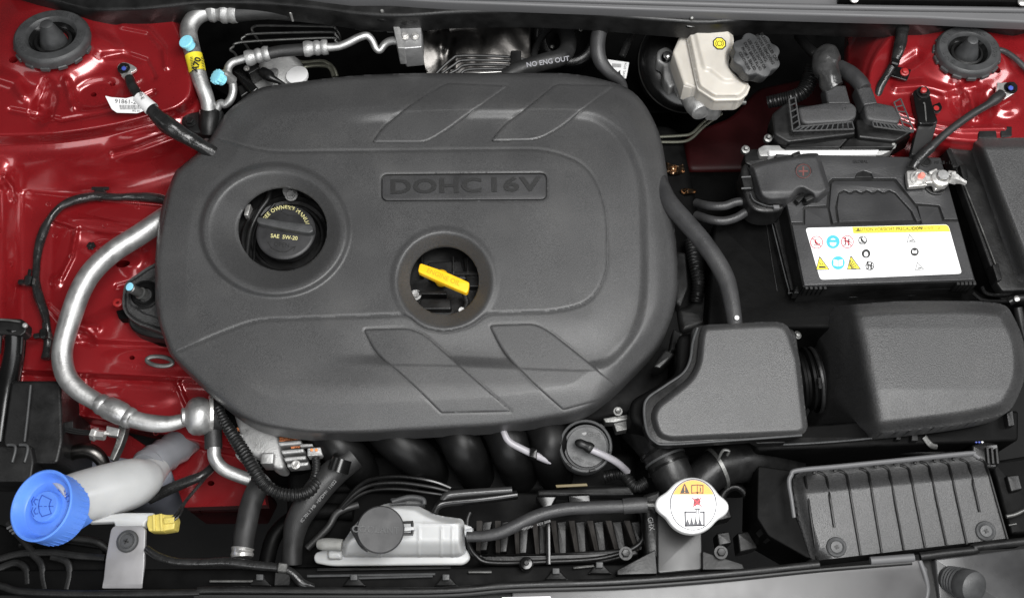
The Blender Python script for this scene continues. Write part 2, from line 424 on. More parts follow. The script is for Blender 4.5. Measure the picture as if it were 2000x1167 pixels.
def text(mb, txt, px, py, h, size, rot=0, sx=1.0, bold=0.0, sp=1.0, ext=0.3, arc=None, shear=0.0, base=0.1, fit=None):
    """lettering laid on a surface; size = height of line in px; ext mm thick; arc=(radius px, +1 up/-1 down)"""
    V, Fc = textmesh(txt, bold, sp, 0.05)
    if not len(V): return
    if fit: sx = fit/(size*(V[:, 0].max()-V[:, 0].min()))
    u = V[:, 0]*size*sx; v = V[:, 1]*size; z = (V[:, 2] > 0)
    u = u+shear*v
    if arc:
        R, sg = arc
        ang = u/R; rr = R+v*sg
        u = rr*np.sin(ang); v = (rr*np.cos(ang)-R)*sg
        cx, cy = px, py
    c, s_ = math.cos(rad(rot)), math.sin(rad(rot))
    X = px+u*c-v*(-s_)*1.0; Y = py+u*s_-v*c
    X = px+u*c+v*s_; Y = py+u*s_-v*c
    hh = np.asarray(H(h, X, Y), float)
    W = Pn(X, Y, hh+base); W[:, 2] += np.where(z, ext/1000, -0.0003)
    mb.add(W, Fc)
    return mb
def obj(name, m, parent, fn, *a, **k):
    """one shape -> one object"""
    kw = {q: k.pop(q) for q in ('smooth', 'label', 'cat', 'group', 'kind') if q in k}
    b = MB(); getattr(b, fn)(*a, **k); return b.build(name, m, parent, **kw)

def parts(name, m, parent, lst, **k):
    """several alike pieces, each an object of its own: lst of (method, args, kwargs)"""
    for it in lst:
        b = MB(); getattr(b, it[0])(*it[1], **(it[2] if len(it) > 2 else {})); b.build(name, m, parent, **k)

def planeh(c, axis, dz):
    """height function of the flat face of a lathe shape: centre (px,py,h), axis, dz px along the axis"""
    A = np.array(axis, float); A /= np.linalg.norm(A); o = Pn(*c)+A*dz*float(SC(*c))
    def f(x, y):
        p = Pn(np.asarray(x, float), np.asarray(y, float), np.full(np.shape(x), 10.)); ray = p-CAM
        t_ = ((o-CAM)@A)/(ray@A); W = CAM+ray*np.asarray(t_)[..., None]
        return (W[..., 2]-Z0)*1000
    return f
def as_part(t, main, parent, name=None):
    """fold a built assembly into another thing: its main mesh becomes a part there, the rest its sub-parts"""
    kids = [c for c in t.children]; mn = [c for c in kids if c.name.split('.')[0] == main][0]
    base = worldloc(t)
    for c in kids:
        if c is mn: continue
        for g in list(c.children): g.parent = mn; g.location = base-worldloc(t)+Vector(c.location)+Vector(g.location)-Vector(mn.location)
        c.parent = mn; c.location = Vector(c.location)-Vector(mn.location)
    mn.parent = parent; mn.location = base+Vector(mn.location)-worldloc(parent)
    mn['label'] = t['label']
    nm = name or t.name; bpy.data.objects.remove(t); mn.name = nm
    return mn
# ================================================================== ENGINE COVER
OUT = rp([(500,171),(700,145),(900,142),(1130,143),(1240,172),(1290,255),(1311,390),(1324,500),(1323,595),(1291,672),(1200,765),(1140,808),(1000,832),(700,849),(600,849),(495,832),(425,782),(332,694),(303,612),(302,500),(315,400),(343,333),(388,297),(416,262),(440,220)],
 [30,80,100,50,45,45,150,80,45,34,40,30,60,80,45,40,40,16,40,80,50,8,8,14,20], 6)
PLAT = cr([(520,215),(700,190),(900,215),(1000,219),(1120,220),(1185,245),(1235,300),(1258,380),(1266,500),(1262,600),(1235,660),(1180,710),(1100,730),(900,722),(700,716),(520,760),(400,680),(350,560),(352,430),(400,310)], n=4)
def ring(x, y, cx, cy, rx, ry): return np.hypot((x-cx)/rx, (y-cy)/ry)
INN = cr([(560,235),(700,222),(860,213),(1000,212),(1130,213),(1188,232),(1235,280),(1262,350),(1269,450),(1269,560),(1258,630),(1225,690),(1175,722),(1090,724),(900,716),(700,712),(560,700),(480,600),(470,400)], n=4)
def covb(x, y):
    """outer form of the cover without the hollow"""
    d = -xy(x, y, OUT)
    h = -4.0*((x-800)/500)**2-3*((y-480)/330)**2
    e_ = np.clip(1-d/62, 0, 1); e_ = np.sqrt(e_*e_+0.0025)-0.05      # flat chamfer with a firm inner edge
    h = h-15*np.exp(-np.clip(d, 0, 200)/3.2)-8.5*e_
    h = h-9*ss(222, 140, y)-11*ss(745, 850, y)
    return h-16*(1-ss(0, 46, d))*ss(1150, 1250, x)*ss(140,230,y)
def cov(x, y):
    q = -xy(x, y, INN); k = ss(640, 800, x)
    return covb(x, y)-6.5*k*ss(-1, 22, q)*(1-0.85*ss(26, 110, q))
CP = rp([(300,335),(342,333),(385,299),(413,268),(520,297),(1068,291),(1150,322),(1184,400),(1187,530),(1155,590),(1085,608),(952,611),(920,636),(868,648),(825,640),(795,614),(500,624),(440,646),(332,692),(302,640),(285,500)],
        [2,2,2,2,40,60,50,40,40,50,40,14,16,16,16,14,40,20,2,2,2], 6)
def clip_to(poly, inner, pad=1.5):
    """pull points of an outline that fall outside another back onto it"""
    A = np.array(poly); d = xy(A[:, 0], A[:, 1], inner)+pad; e = 0.1
    for _ in range(4):
        gx = (xy(A[:, 0]+e, A[:, 1], inner)+pad-d)/e; gy = (xy(A[:, 0], A[:, 1]+e, inner)+pad-d)/e
        m = np.clip(d, 0, None); A = A-np.stack([m*gx, m*gy], 1); d = xy(A[:, 0], A[:, 1], inner)+pad
    return [a for a in A]
CPc = clip_to(CP, OUT, 0.6)
HOLE1 = ell(552, 447, 87, 81.5, 72); HOLE2 = ell(868, 547, 67.5, 67.5, 60)
def cen(x, y):
    h = cov(x, y)+1.6
    e = -xy(x, y, CPc); h = h-1.8*(1-ss(0, 4.5, e))*ss(2, 9, -xy(x, y, OUT))
    # filler port: swollen rim and bowl
    r = np.hypot((x-(537+7*0))/137, (y-449)/122)
    rr = r
    rim = np.where(r < 1.25, 7.5*ss(1.10, 1.0, r), 0)
    ib = np.hypot((x-549)/87, (y-448)/82)          # 1 at the hole
    ob = 1/np.maximum(r, 1e-6)
    t = np.clip((1-(r-0.0))/(0.30), 0, 1)
    u = np.clip((0.955-r)/0.30, 0, 1.3); bowl = -27*(u-0.10*(1-np.exp(-u/0.10)))
    h = h+rim+bowl
    # dipstick port
    q = np.hypot(x-868, y-547)
    u = np.clip((95-q)/28, 0, 1.2); h = h+2.0*ss(108, 97, q)-24*(u-0.1*(1-np.exp(-u/0.1)))
    h = h+0.0
    return h
ec = thing('engine_cover', 'large grey-black plastic engine cover with chevrons and raised DOHC 16V badge', 'engine cover', 800, 500, -60)
BR = rp([(744,340),(1068,337),(1069,391),(744,393)], 13)
CHEV = [
 (cr([(729,273),(760,238),(800,205),(850,172),(866,163),(900,160),(945,163),(990,168),(960,190),(900,235),(860,265),(835,276),(790,277),(740,279)], n=5), 0),
 (rp([(728,277),(748,250),(800,207),(868,164),(992,166),(925,214),(868,257),(838,276),(815,278),(732,279)], [6,20,30,10,4,30,40,20,20,4]), 1),
]
chev = [rp([(727,278),(748,248),(800,205),(872,162),(993,167),(925,215),(868,257),(832,278)], [7,24,40,10,3,40,40,16]),
        rp([(959,275),(985,243),(1030,210),(1086,164),(1202,167),(1150,203),(1095,250),(1050,274)], [7,24,40,10,3,40,40,22]),
        rp([(709,642),(800,640),(830,653),(890,706),(1000,803),(862,806),(790,735),(735,690)], [9,22,30,60,3,3,40,40]),
        rp([(955,634),(1045,631),(1072,645),(1130,690),(1203,752),(1175,780),(1100,800),(1050,757),(985,690)], [9,22,30,40,3,10,3,40,40])]
shell_h = cov
def covcut(x, y):
    """outer shell sinks a little under the panels laid on it"""
    h = cov(x, y)
    for c in chev:
        d = xy(x, y, c); h = h-0.9*ss(3.5, 0.5, np.abs(d))
    d = xy(x, y, CPc); h = h-1.0*ss(5, 1, np.abs(d))
    h = h-4.0*ss(-8, -16, d)*1.0
    return h
PITH = ell(868, 547, 84, 84, 48)
obj('outer_shell', plastic, ec, 'hf', OUT, covcut, 2.6, [ell(542, 448, 112, 104, 48), PITH], 34, smooth=60)
def cenb(x, y):
    h = cen(x, y); d = xy(x, y, BR); return h-0.8*ss(3.0, 0.0, np.abs(d))
obj('centre_panel', plastic, ec, 'hf', CPc, cenb, 2.3, [HOLE1, HOLE2, BR], 3, smooth=60)
for c in chev:
    def ch(x, y, c=c):
        e = -xy(x, y, c); return np.maximum(covb(x, y)-0.6, cov(x, y))+1.5*ss(-0.5, 3.5, e)-0.35
    obj('chevron_panel', plastic, ec, 'hf', c, ch, 1.8, (), 9, smooth=60)
bh = lambda x, y: cov(x, y)+1.5
_bx, _by = np.meshgrid(np.linspace(750,1062,12), np.linspace(345,386,5)); _bx = _bx.ravel(); _by = _by.ravel()
_cf = np.linalg.lstsq(np.stack([_bx, _by, np.ones_like(_bx)], 1), cov(_bx, _by), rcond=None)[0]
bpl = lambda x, y: _cf[0]*x+_cf[1]*y+_cf[2]+2.2
bp_ = MB().prism(rp([(746.5,342.5),(1065.5,339.5),(1066.5,388.5),(746.5,390.5)], 11), bpl, lambda x, y: bpl(x, y)-5, 0.9).build('badge_plate', plastic2, ec)
t = MB(); text(t, 'DOHC', 851, 365, bpl, 38, -1, bold=0.03, sp=1.06, ext=1.2, fit=178)
text(t, '16V', 1002, 362, bpl, 38, -1, bold=0.03, sp=1.06, ext=1.2, fit=97)
t.build('lettering', mat('badge_letter_shade', (0.017,0.017,0.017), .42, bump=(900,.4,2)), bp_, smooth=30)  # same plastic as the plate, letter shading put into a darker colour

# ---- valve cover seen through the port, filler cap, dipstick
vc = thing('valve_cover', 'black plastic valve cover seen inside the two round ports of the engine cover', 'valve cover', 640, 470, -110)
obj('cover_body', satin, vc, 'prism', rp([(400,320),(960,320),(960,660),(400,660)], 20), -75, -160, 5)
b = MB()
b.lathe((560,460,-62), [(92,-20),(92,-6),(88,-2),(84,-2),(80,-8),(74,-10),(70,-6),(66,-6),(63,-14)], seg=56)
b.build('filler_collar', satin, vc)
b = MB(); b.tube([(480,520,-66),(488,455,-66),(505,415,-64),(525,385,-62),(528,350,-62)], 6).tube([(495,525,-66),(500,460,-66),(516,425,-64),(536,398,-62)], 3)
b.build('rib', satin, vc)
b = MB(); b.prism(rp([(585,370),(620,372),(650,400),(600,385)], 3), -58, -80, 1); b.build('gusset', satin, vc)
b = MB(); b.hex(569,382,-58, 9.5, 7, 1.3); b.lathe((569,382,-75), [(14,0),(13,22)]); b.build('bolt', cast, vc)
b = MB(); b.prism(rp([(480,400),(490,398),(484,420),(476,420)], 2), -55, -70, .5); b.build('foil_tab', steel, vc)
for poly in ([(835,512),(900,508),(912,545),(840,545)], [(822,582),(880,582),(882,604),(815,604)], [(905,500),(940,505),(940,560),(912,560)]):
    obj('boss', satin, vc, 'prism', rp(poly, 5), -62, -90, 2)
for x0 in (823, 884, 912): obj('rib', satin, vc, 'prism', [(x0,500),(x0+3,500),(x0+3,535),(x0,535)], -55, -80, .4)
obj('rib', satin, vc, 'prism', rp([(880,530),(935,530),(935,536),(880,536)],1), -56, -80, .5); obj('rib', satin, vc, 'prism', rp([(815,568),(872,568),(872,574),(815,574)],2), -54, -80, .5)
b = MB(); b.hex(812, 576, -60, 8, 7, 1.4); b.build('bolt', cast, vc)
b = MB(); b.tube([(905,570,-55),(912,590,-58),(905,605,-60),(890,612,-66)], 5, corr=(0.1, 0.004)); b.build('conduit', rubber, vc)
b = MB(); b.lathe((902,608,-62), [(6,0),(6,8),(4,9)]); b.build('plug', white, vc)

oc = thing('oil_filler_cap', 'round black oil filler cap with cream lettering inside the larger port', 'oil cap', 558, 452, -50)
b = MB()
b.lathe((558,452,-32), [(54,-26),(56,-19),(56,-12),(58,-8),(58,-3),(56,-1),(52,0),(0.5,0)], seg=64, cap=False)
b.build('disc', capblack, oc)
hcap = -32
b = MB(); b.prism(rp([(504,422),(545,430),(610,437),(613,451),(604,455),(560,448),(505,436),(500,430)], [6,20,6,5,5,20,5,5]), -21, -33, 2.2); b.build('grip', rubberg, oc)
as_cap = True
crm = mat('cream_print', (0.55, 0.51, 0.24), 0.5)
b = MB()
text(b, "SEE OWNER'S MANUAL", 566, 406.0, hcap, 10.5, 12, bold=0.015, sp=1.1, ext=.2, arc=(46, 1), fit=116); text(b, 'SAE  5W-20', 555, 463, hcap, 10.5, 6, bold=0.015, ext=.2)
b.build('lettering', crm, oc)
b = MB(); text(b, 'OPEN', 550, 478, hcap, 12, 6, ext=.2); b.line([(523,472),(530,484),(545,491),(560,491),(574,483)], 1.2, hcap)
b.line([(568,483),(577,481),(573,489)], 1.2, hcap)
b.line([(549,413),(556,407),(566,411),(580,410),(590,407),(584,421),(562,420),(549,413)], 1.3, hcap)
b.line([(562,408),(566,402)], 1.3, hcap); b.line([(588,412),(587,420)], 1.3, hcap); b.build('oil_symbol', black, oc, kind='stuff')

as_part(oc, 'disc', vc)
ds = thing('dipstick', 'yellow plastic dipstick pull handle in the smaller round port', 'dipstick', 866, 545, -60)
b = MB(); b.lathe((863,547,-60), [(14,0),(14,12),(13,24),(8,30),(3,32)], seg=24); b.build('stem', yell, ds)
b = MB(); hz = lambda x, y: -18+0*x-0.00*(x-866)
b.prism(rp([(820,513),(868,529),(917,551),(915,566),(911,572),(862,551),(816,530)], [5,20,4,3,4,20,5]), lambda x, y: -16-0.0003*(x-866)**2, lambda x, y: -26-0.0003*(x-866)**2, 1.5, bottom=True)
b.build('pull_handle', yell, ds)
b = MB(); text(b, 'ENGINE OIL', 866, 541, -16.5, 13, 23, ext=.3, bold=0.01); b.build('lettering', mat('amber_relief', (0.62,0.30,0.01), .4), ds)
# ================================================================== SETTING: floor, dark depths, painted inner body
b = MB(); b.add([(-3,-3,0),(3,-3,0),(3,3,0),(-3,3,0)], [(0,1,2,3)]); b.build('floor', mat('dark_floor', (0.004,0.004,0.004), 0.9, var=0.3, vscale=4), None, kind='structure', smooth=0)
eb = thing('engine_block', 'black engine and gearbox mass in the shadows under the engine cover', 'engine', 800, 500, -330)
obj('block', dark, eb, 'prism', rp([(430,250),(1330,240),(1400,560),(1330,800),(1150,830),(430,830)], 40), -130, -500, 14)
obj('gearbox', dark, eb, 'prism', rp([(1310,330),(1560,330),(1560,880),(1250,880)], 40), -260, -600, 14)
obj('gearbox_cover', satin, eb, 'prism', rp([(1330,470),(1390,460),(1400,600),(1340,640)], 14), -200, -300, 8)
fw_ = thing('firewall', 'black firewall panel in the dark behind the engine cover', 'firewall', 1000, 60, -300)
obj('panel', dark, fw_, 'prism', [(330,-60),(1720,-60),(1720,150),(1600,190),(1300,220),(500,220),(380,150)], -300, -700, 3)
b = MB(); b.lathe((1110,70,-260), [(70,0),(66,10),(60,14),(46,14),(42,8)], (0,-.5,1)); b.build('steering_boot_ring', gloss, fw_)
b = MB(); b.lathe((1105,50,-250), [(14,0),(14,60),(9,64),(9,80)], (0.1,-.6,1), 20); b.build('stud_tube', satin, fw_)
def E(x, y, cx, cy, rx, ry, rot, amp, soft=0.5):
    c, s = math.cos(rad(rot)), math.sin(rad(rot)); u = ((x-cx)*c+(y-cy)*s)/rx; v = (-(x-cx)*s+(y-cy)*c)/ry
    return 1.15*amp*(1-ss(0.95-soft*1.0, 1.03+soft*0.33, np.hypot(u, v)))
def C(x, y, pts, w, amp, soft=0.5):
    d = dseg(x, y, pts)/w; return 1.2*amp*np.exp(-(d/0.56)**2)
# ---- left inner body
def smin(d, a, b_): return ss(a, b_, d)
TLp = cr([(-80,-80),(230,-60),(300,-10),(340,45),(364,110),(370,175),(350,205),(300,222),(250,236),(190,248),(120,258),(60,262),(-20,264),(-90,262)], n=4)
def bodyL(x, y):
    d = xy(x, y, TLp)
    top = -8+4*ss(150, 0, np.hypot(x-100, y-80))
    # pressing of the tower top
    top = top+E(x,y,95,75,125,88,0,10,.3)
    top = top-E(x,y,85,205,24,46,20,9,.6)-C(x,y,[(90,160),(75,205),(95,225)],14,3,.8)
    top = top+C(x,y,[(130,160),(145,205)],16,5,.8)
    top = top-E(x,y,190,185,55,32,-15,5.5,.35)
    top = top+E(x,y,205,92,48,26,30,6,.6)-C(x,y,[(205,110),(240,105),(285,120),(300,150)],11,4,.8)
    top = top+C(x,y,[(0,150),(30,160),(45,185)],22,6,.9)-C(x,y,[(20,215),(120,235),(230,215),(300,180)],9,3.2,.9)
    top = top+C(x,y,[(240,50),(290,60),(320,95),(325,130)],12,3.5,.9)
    wall = -8-ss(0, 150, d)*88-26*ss(-4,22,d)
    wall = wall+E(x,y,290,275,80,30,-15,10,.8)-C(x,y,[(220,300),(270,288),(340,262)],10,7,.8)
    h = top*(1-ss(-6,6,d))+wall*ss(-6,6,d)
    # fold and floor below y~385
    yl = 368+0.10*(x-60)+6*np.sin(x/60)
    fl = -104-4*ss(0,10,y-yl)+C(x,y,[(60,372),(180,384),(320,402)],5,4,.9)
    fl = fl-8*(1-ss(-1,1,xy(x,y,PANL)/1.0/14))
    fl = fl+E(x,y,190,440,95,16,8,7,.5)+C(x,y,[(110,430),(150,445),(140,500),(120,540)],9,5,.9)
    fl = fl-E(x,y,210,487,62,26,14,6,.5)+E(x,y,205,480,20,12,0,4,.6)
    fl = fl+E(x,y,262,505,30,34,25,8,.6)-C(x,y,[(230,560),(300,540)],10,5,.8)
    fl = fl+E(x,y,110,550,14,14,0,3,.6)+C(x,y,[(95,600),(120,625),(190,640)],12,5,.9)
    fl = fl-E(x,y,165,660,24,14,25,7,.6)+E(x,y,160,640,24,10,25,4,.6)
    k = ss(0, 14, y-yl+4)*ss(0,1,d)
    h = h*(1-k)+fl*k
    # inner wing climbing on the far left
    h = h+ss(50, -10, x)*ss(300,360,y)*34
    h = h+C(x,y,[(8,345),(22,365),(26,390)],9,6,.9)
    # rail steps
    ledge = 676+0.05*(x-200)
    h = h-ss(0, 14, y-ledge+16)*10*ss(330,620,y)
    h = h-ss(0, 12, y-(ledge+52))*22-ss(0, 16, y-(ledge+66))*4*ss(150,200,x)
    h = h+E(x,y,300,700,100,22,2,2.5,.3)*0.8
    h = h-C(x,y,[(170,740),(165,800)],16,6,.8)+E(x,y,280,770,70,26,4,3.5,.4)+C(x,y,[(345,745),(365,790)],9,4,.8)
    h = h-ss(0, 16, y-(812+0.22*(x-170)))*44
    return h
PANL = rp([(95,425),(330,445),(330,640),(230,600),(150,640),(85,600)], 24)
LB = [(-90,-90),(300,-80),(345,20),(378,110),(385,190),(420,262),(500,330),(500,640),(480,800),(520,985),(360,990),(330,905),(130,880),(60,760),(-60,760),(-90,300)]
HOLL = [ell(26,117,9,6.5,16,-8), ell(220,164,6,4.5,12,-8), ell(183,185,6,4.5,12,-8), ell(192,30,6,3.5,12), ell(258,698,5.5,4.5,12), ell(412,943,7,5,12), ell(240,515,14,7,14,-10)]
wl = thing('left_inner_body', 'red painted strut tower and inner wing on the left of the bay with pressed beads', 'car body', 200, 400, -200)
obj('tower_and_apron', red, wl, 'hf', LB, bodyL, 2.5, HOLL, 25, smooth=70)
HL = lambda x, y: bodyL(np.atleast_1d(np.asarray(x,float)), np.atleast_1d(np.asarray(y,float)))
def hl(x, y): return float(HL(x, y)[0])
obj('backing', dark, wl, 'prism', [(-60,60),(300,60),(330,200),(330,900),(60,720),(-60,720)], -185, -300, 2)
b = MB()
for (x, y) in [(95,398),(108,460),(205,440),(268,404),(262,716),(338,758),(20,516),(305,845),(140,500)]:
    b.lathe((x, y, hl(x, y)), [(5.5,0),(5.2,1.5),(3.6,1.6),(3.4,.6)], (0,-.2,1), 14)
b.build('spot_weld', red, wl, kind='stuff')
b = MB(); random.seed(3)
for i in range(64):
    x = 72+4*i; y = 374+0.115*(x-60)+3*math.sin(x/70)
    b.lathe((x, y, hl(x, y)), [(2.6,-1),(2.2,1.4),(1.0,2.0)], (0,0,1), 7)
b.build('seam_sealer', red, wl, kind='stuff')
# lower-left rail tail with edges
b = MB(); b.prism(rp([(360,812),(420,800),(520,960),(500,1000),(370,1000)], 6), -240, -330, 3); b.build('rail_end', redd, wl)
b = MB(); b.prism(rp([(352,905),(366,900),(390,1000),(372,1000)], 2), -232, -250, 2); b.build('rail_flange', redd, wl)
# ---- right inner body
TRp = cr([(1790,30),(1735,70),(1700,125),(1694,185),(1712,228),(1745,246),(1800,262),(1860,276),(1930,280),(2020,275),(2090,260),(2090,20),(1900,10)], n=4)
def bodyR(x, y):
    d = xy(x, y, TRp)
    top = -8+E(x,y,1893,105,95,70,0,9,.3)
    top = top+C(x,y,[(1750,170),(1800,166),(1850,178),(1905,170)],16,6,.8)-C(x,y,[(1760,130),(1790,110)],20,5,.8)
    top = top-E(x,y,1868,195,17,38,-8,6,.6)+C(x,y,[(1895,185),(1905,225)],14,6,.8)-E(x,y,1925,205,20,34,0,5,.6)
    top = top+C(x,y,[(1730,210),(1800,238),(1880,252),(1960,250)],9,4,.8)+E(x,y,1965,205,30,24,0,5,.6)-E(x,y,1815,195,34,20,10,4,.5)
    top = top+ss(1950,2030,x)*8
    wall = -18-ss(0,60,d)*70
    return top*(1-ss(-6,6,d))+wall*ss(-6,6,d)
wr = thing('right_inner_body', 'red painted strut tower on the right of the bay below the battery cable bolt', 'car body', 1850, 250, -200)
obj('tower', red, wr, 'hf', [(1660,20),(2090,20),(2090,330),(1820,340),(1720,320),(1650,230)], bodyR, 3.0, [ell(1947,137,8,6,14,20)], 25, smooth=70)
obj('backing', dark, wr, 'prism', [(1900,100),(1990,100),(1990,180),(1900,180)], -40, -60, 2)
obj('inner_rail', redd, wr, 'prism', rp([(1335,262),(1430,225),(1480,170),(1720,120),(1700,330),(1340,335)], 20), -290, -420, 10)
def hr(x, y): return float(bodyR(np.array([float(x)]), np.array([float(y)]))[0])
# ---- cowl
cw = thing('cowl_panel', 'grey cowl edge with black sealing strip along the top of the bay', 'cowl panel', 1300, 0, 40)
obj('sealing_strip', satin, cw, 'prism', cr([(140,-60),(140,12),(250,18),(330,12),(400,5),(520,7),(620,16),(700,27),(790,31),(900,24),(1050,23),(1180,30),(1300,40),(1390,45),(1480,36),(1580,37),(1700,42),(1850,38),(2050,36),(2050,-60)], n=3), 30, -10, 5)
obj('edge_rail', greyp, cw, 'prism', cr([(480,-60),(640,-8),(760,-3),(850,3),(1000,9),(1300,20),(1600,29),(1800,34),(2100,38),(2100,-60)], n=3), 48, 30, 3.5)
b = MB(); b.tube([(840,-6,50),(1000,-3,50),(1300,6,50),(1600,14,50),(2100,22,50)], 6); b.build('rail_bead', greyp, cw)
b = MB(); b.prism([(1640,-60),(1640,-2),(1700,0),(2010,4),(2010,-60)], 62, 45, 3); b.build('wiper_well', dark, cw)
for (x, y) in ((1668,-1),(1996,5)):
    b = MB(); b.lathe((x,y,62), [(9,0),(9,3),(5,5)], seg=16); b.build('screw', steel, cw)
for (x, y, m) in ((747,16,0),(1350,30,1)):
    b = MB(); b.lathe((x,y,24), [(25,-4),(26,0),(24,3),(20,4),(18,1),(5,0)], (0,-.35,1), 30); b.build('grommet', gloss, cw)
    b = MB(); b.lathe((x,y+8,28), [(4,0),(4,8),(2.5,10)], (0,-.35,1), 10); b.build('stud', dsteel, cw)
# ================================================================== FRONT EDGE
fp = thing('front_crossmember', 'grey front panel lip along the bottom edge of the bay', 'front panel', 1300, 1150, -60)
TOPL = [(-60,1132),(0,1139),(30,1148),(80,1152),(200,1154),(380,1152),(420,1147),(830,1149),(1000,1138),(1200,1131),(1400,1117),(1600,1097),(1780,1083),(2060,1050)]
obj('top_plate', platem, fp, 'prism', [(p[0], p[1]+9) for p in TOPL if p[0] >= 1100 and p[0] < 1790]+[(1798,1092),(1812,1110),(1822,1230),(1000,1230),(1000,1148)], lambda x, y: -22-0.12*(y-1100), -100, 2.0)
obj('dark_plate', mat('smeared_dark_plate', (0.045,0.045,0.046), 0.3, var=0.35, vscale=14, bump=(20,.1,3)), fp, 'prism', rp([(1826,1090),(2060,1062),(2060,1240),(1840,1240),(1832,1150)], 5), lambda x, y: -24-0.12*(y-1100), -100, 2.5)
obj('under_plate', mat('dark_grey_lip', (0,0,0)), fp, 'prism', [(-60,1160),(1000,1156),(1100,1150),(2060,1070),(2060,1260),(-60,1260)], -38, -120, 2)
b = MB(); b.tube([(x, y+4, -20) for x, y in TOPL if x < 1770], 7, seg=12, flat=.7).build('lip_bead', satin, fp)
b = MB(); b.tube([(x, y+4, -19) for x, y in [(1700,1090),(1740,1087),(1785,1083.5)]], 7.6, seg=12, flat=.8).build('lip_joint', greyp, fp)
b = MB(); b.tube([(x, y+4, -20) for x, y in [(1797,1082),(1850,1075),(1905,1069),(1912,1063),(2060,1046)]], 8, seg=12, flat=.8).build('lip_bead', satin, fp)
b = MB(); b.tube([(x, y+12, -23) for x, y in [(380,1151),(830,1151),(1000,1140),(1200,1134),(1400,1120),(1600,1100),(1780,1086)]], 5, seg=10).build('rolled_edge', mat('dark_grey_lip', (.05,.05,.05), .4, bump=(100,.2,3), var=.1), fp)
b = MB(); b.prism([(980,1165),(1075,1163),(1085,1190),(980,1190)], -20, -30, .5); b.build('white_sticker', papr, fp)
b = MB(); b.tube([(1796,1094,-22),(1806,1120,-24),(1812,1150,-30),(1806,1180,-32)], 5).build('weld_seam', greyp, fp)
bs = thing('rubber_bump_stop', 'black ribbed rubber bump stop standing on the front panel at bottom right', 'bump stop', 1850, 1130, -30)
ax = (0.35,-0.35,.8)
b = MB(); b.lathe((1852,1128,-30), [(24,0),(26,8),(24,11),(27,16),(25,19),(28,24),(26,27),(29,32),(27,36),(30,42),(31,58),(29,68),(22,74),(10,77)], ax, 36); b.build('stop', rubberg, bs)
# ================================================================== STRUT CAPS
def strut_cap(label, px, py, h, R, axis, flip=1):
    t = thing('strut_cap', label, 'rubber cap', px, py, h, 'rubber caps on the strut towers')
    k = R/71
    pr = [(69,-26),(73,-22),(73,-8),(71,-3),(67,0),(50,0),(47,-3),(44,-12)]
    b = MB(); b.lathe((px,py,h), [(r*k, z*k) for r, z in pr], axis, 72); b.build('flange', rubberg, t)
    b = MB()
    for i in range(14):
        a = 2*math.pi*i/14+0.2
        A = Vector(axis).normalized(); u = A.cross(Vector((0,1,.2))).normalized(); v = A.cross(u)
        c = P(px,py,h)+float(SC(px,py,h)*k)*(72*(math.cos(a)*u+math.sin(a)*v)-22*A)
        M = Matrix((u*math.cos(a)+v*math.sin(a), -u*math.sin(a)+v*math.cos(a), A)).transposed()
        b.box(c, .006, .014, .007, M, .2)
    b.build('teeth', rubberg, t, kind='stuff')
    b = MB(); b.lathe((px,py,h), [(r*k, z*k) for r, z in [(46,-8),(40,-16),(34,-20),(30,-18),(26,-24),(0.5,-24)]], axis, 48, cap=False); b.build('inner_cup', gloss, t)
    b = MB(); b.lathe((px,py,h), [(r*k, z*k) for r, z in [(27,-24),(26,-18),(22,-4),(13,22),(12,27),(9,29),(.5,29)]], axis, 36, cap=False); b.build('cone', rubberg, t)
    b = MB(); b.lathe((px,py,h), [(r*k, z*k) for r, z in [(36,-20),(36,-15),(31,-13),(30,-18)]], axis, 36, cap=False); b.build('lip', satin, t)
    A = Vector(axis).normalized(); u = A.cross(Vector((0,1,.2))).normalized(); v = A.cross(u)
    V, Fc = textmesh('GHR   70.1   >NBR<   2008   ', 0.01, 1.25, .04)
    rr = (58+V[:,1]*14)*k; an = V[:,0]*14*1.3/58
    o = Vector(P(px,py,h)); s = float(SC(px,py,h))
    W = [o+s*(float(r)*(math.sin(float(-a))*Vector(u)*-1+math.cos(float(a))*v*-1)+A*(1.0 if z > 0 else -.3)) for r, a, z in zip(rr, -an, V[:,2])]
    MB().add(W, Fc).build('moulded_lettering', rubberg, t)
    return t
strut_cap('larger black rubber strut cap with cone on the left red strut tower', 99, 67, 26, 71, (0.04,0.2,1))
strut_cap('smaller black rubber strut cap with cone on the right red strut tower', 1893, 94, 20, 60, (-0.04,0.13,1))

# ---- ground cable left
gc = thing('ground_cable', 'black taped ground cable bolted to the left red tower, white barcode tag on it', 'cable', 300, 200, 0)
b = MB(); b.prism(cr([(229,132),(238,122),(252,124),(266,132),(263,138),(256,142),(262,152),(250,155),(240,150)], n=3), 7, 3, .6, bottom=True); b.tube([(243,146,6),(250,154,8),(256,166,9)], 7, flat=.6); b.build('terminal', steel, gc)
b = MB(); b.hex(242,134,8,9,7,1.35); b.lathe((242,134,8),[(5,6),(5,11),(4,12)],seg=14); b.build('bolt', satin, gc)
b = MB(); b.lathe((242,134,16), [(4.6,0),(4.2,1.6),(2,2)], seg=14); b.build('blue_paint_mark', bluew, gc)
b = MB(); b.tube([(252,152,10,9),(258,168,12,10),(268,184,14,10),(282,200,15,11),(296,214,15,12),(312,232,14,15),(330,246,12,18),(348,258,8,16),(378,276,0,14),(420,300,-12,13)], 10, seg=24, n=10, jit=.05); b.build('cable', tape, gc)
b = MB(); b.tube([(272,190,15,12.5),(284,202,16,13.5),(297,214,16,14.5)], 13, seg=24, caps=False); b.build('tag_wrap', papr, gc)
tg = lambda x, y: 17+0*x
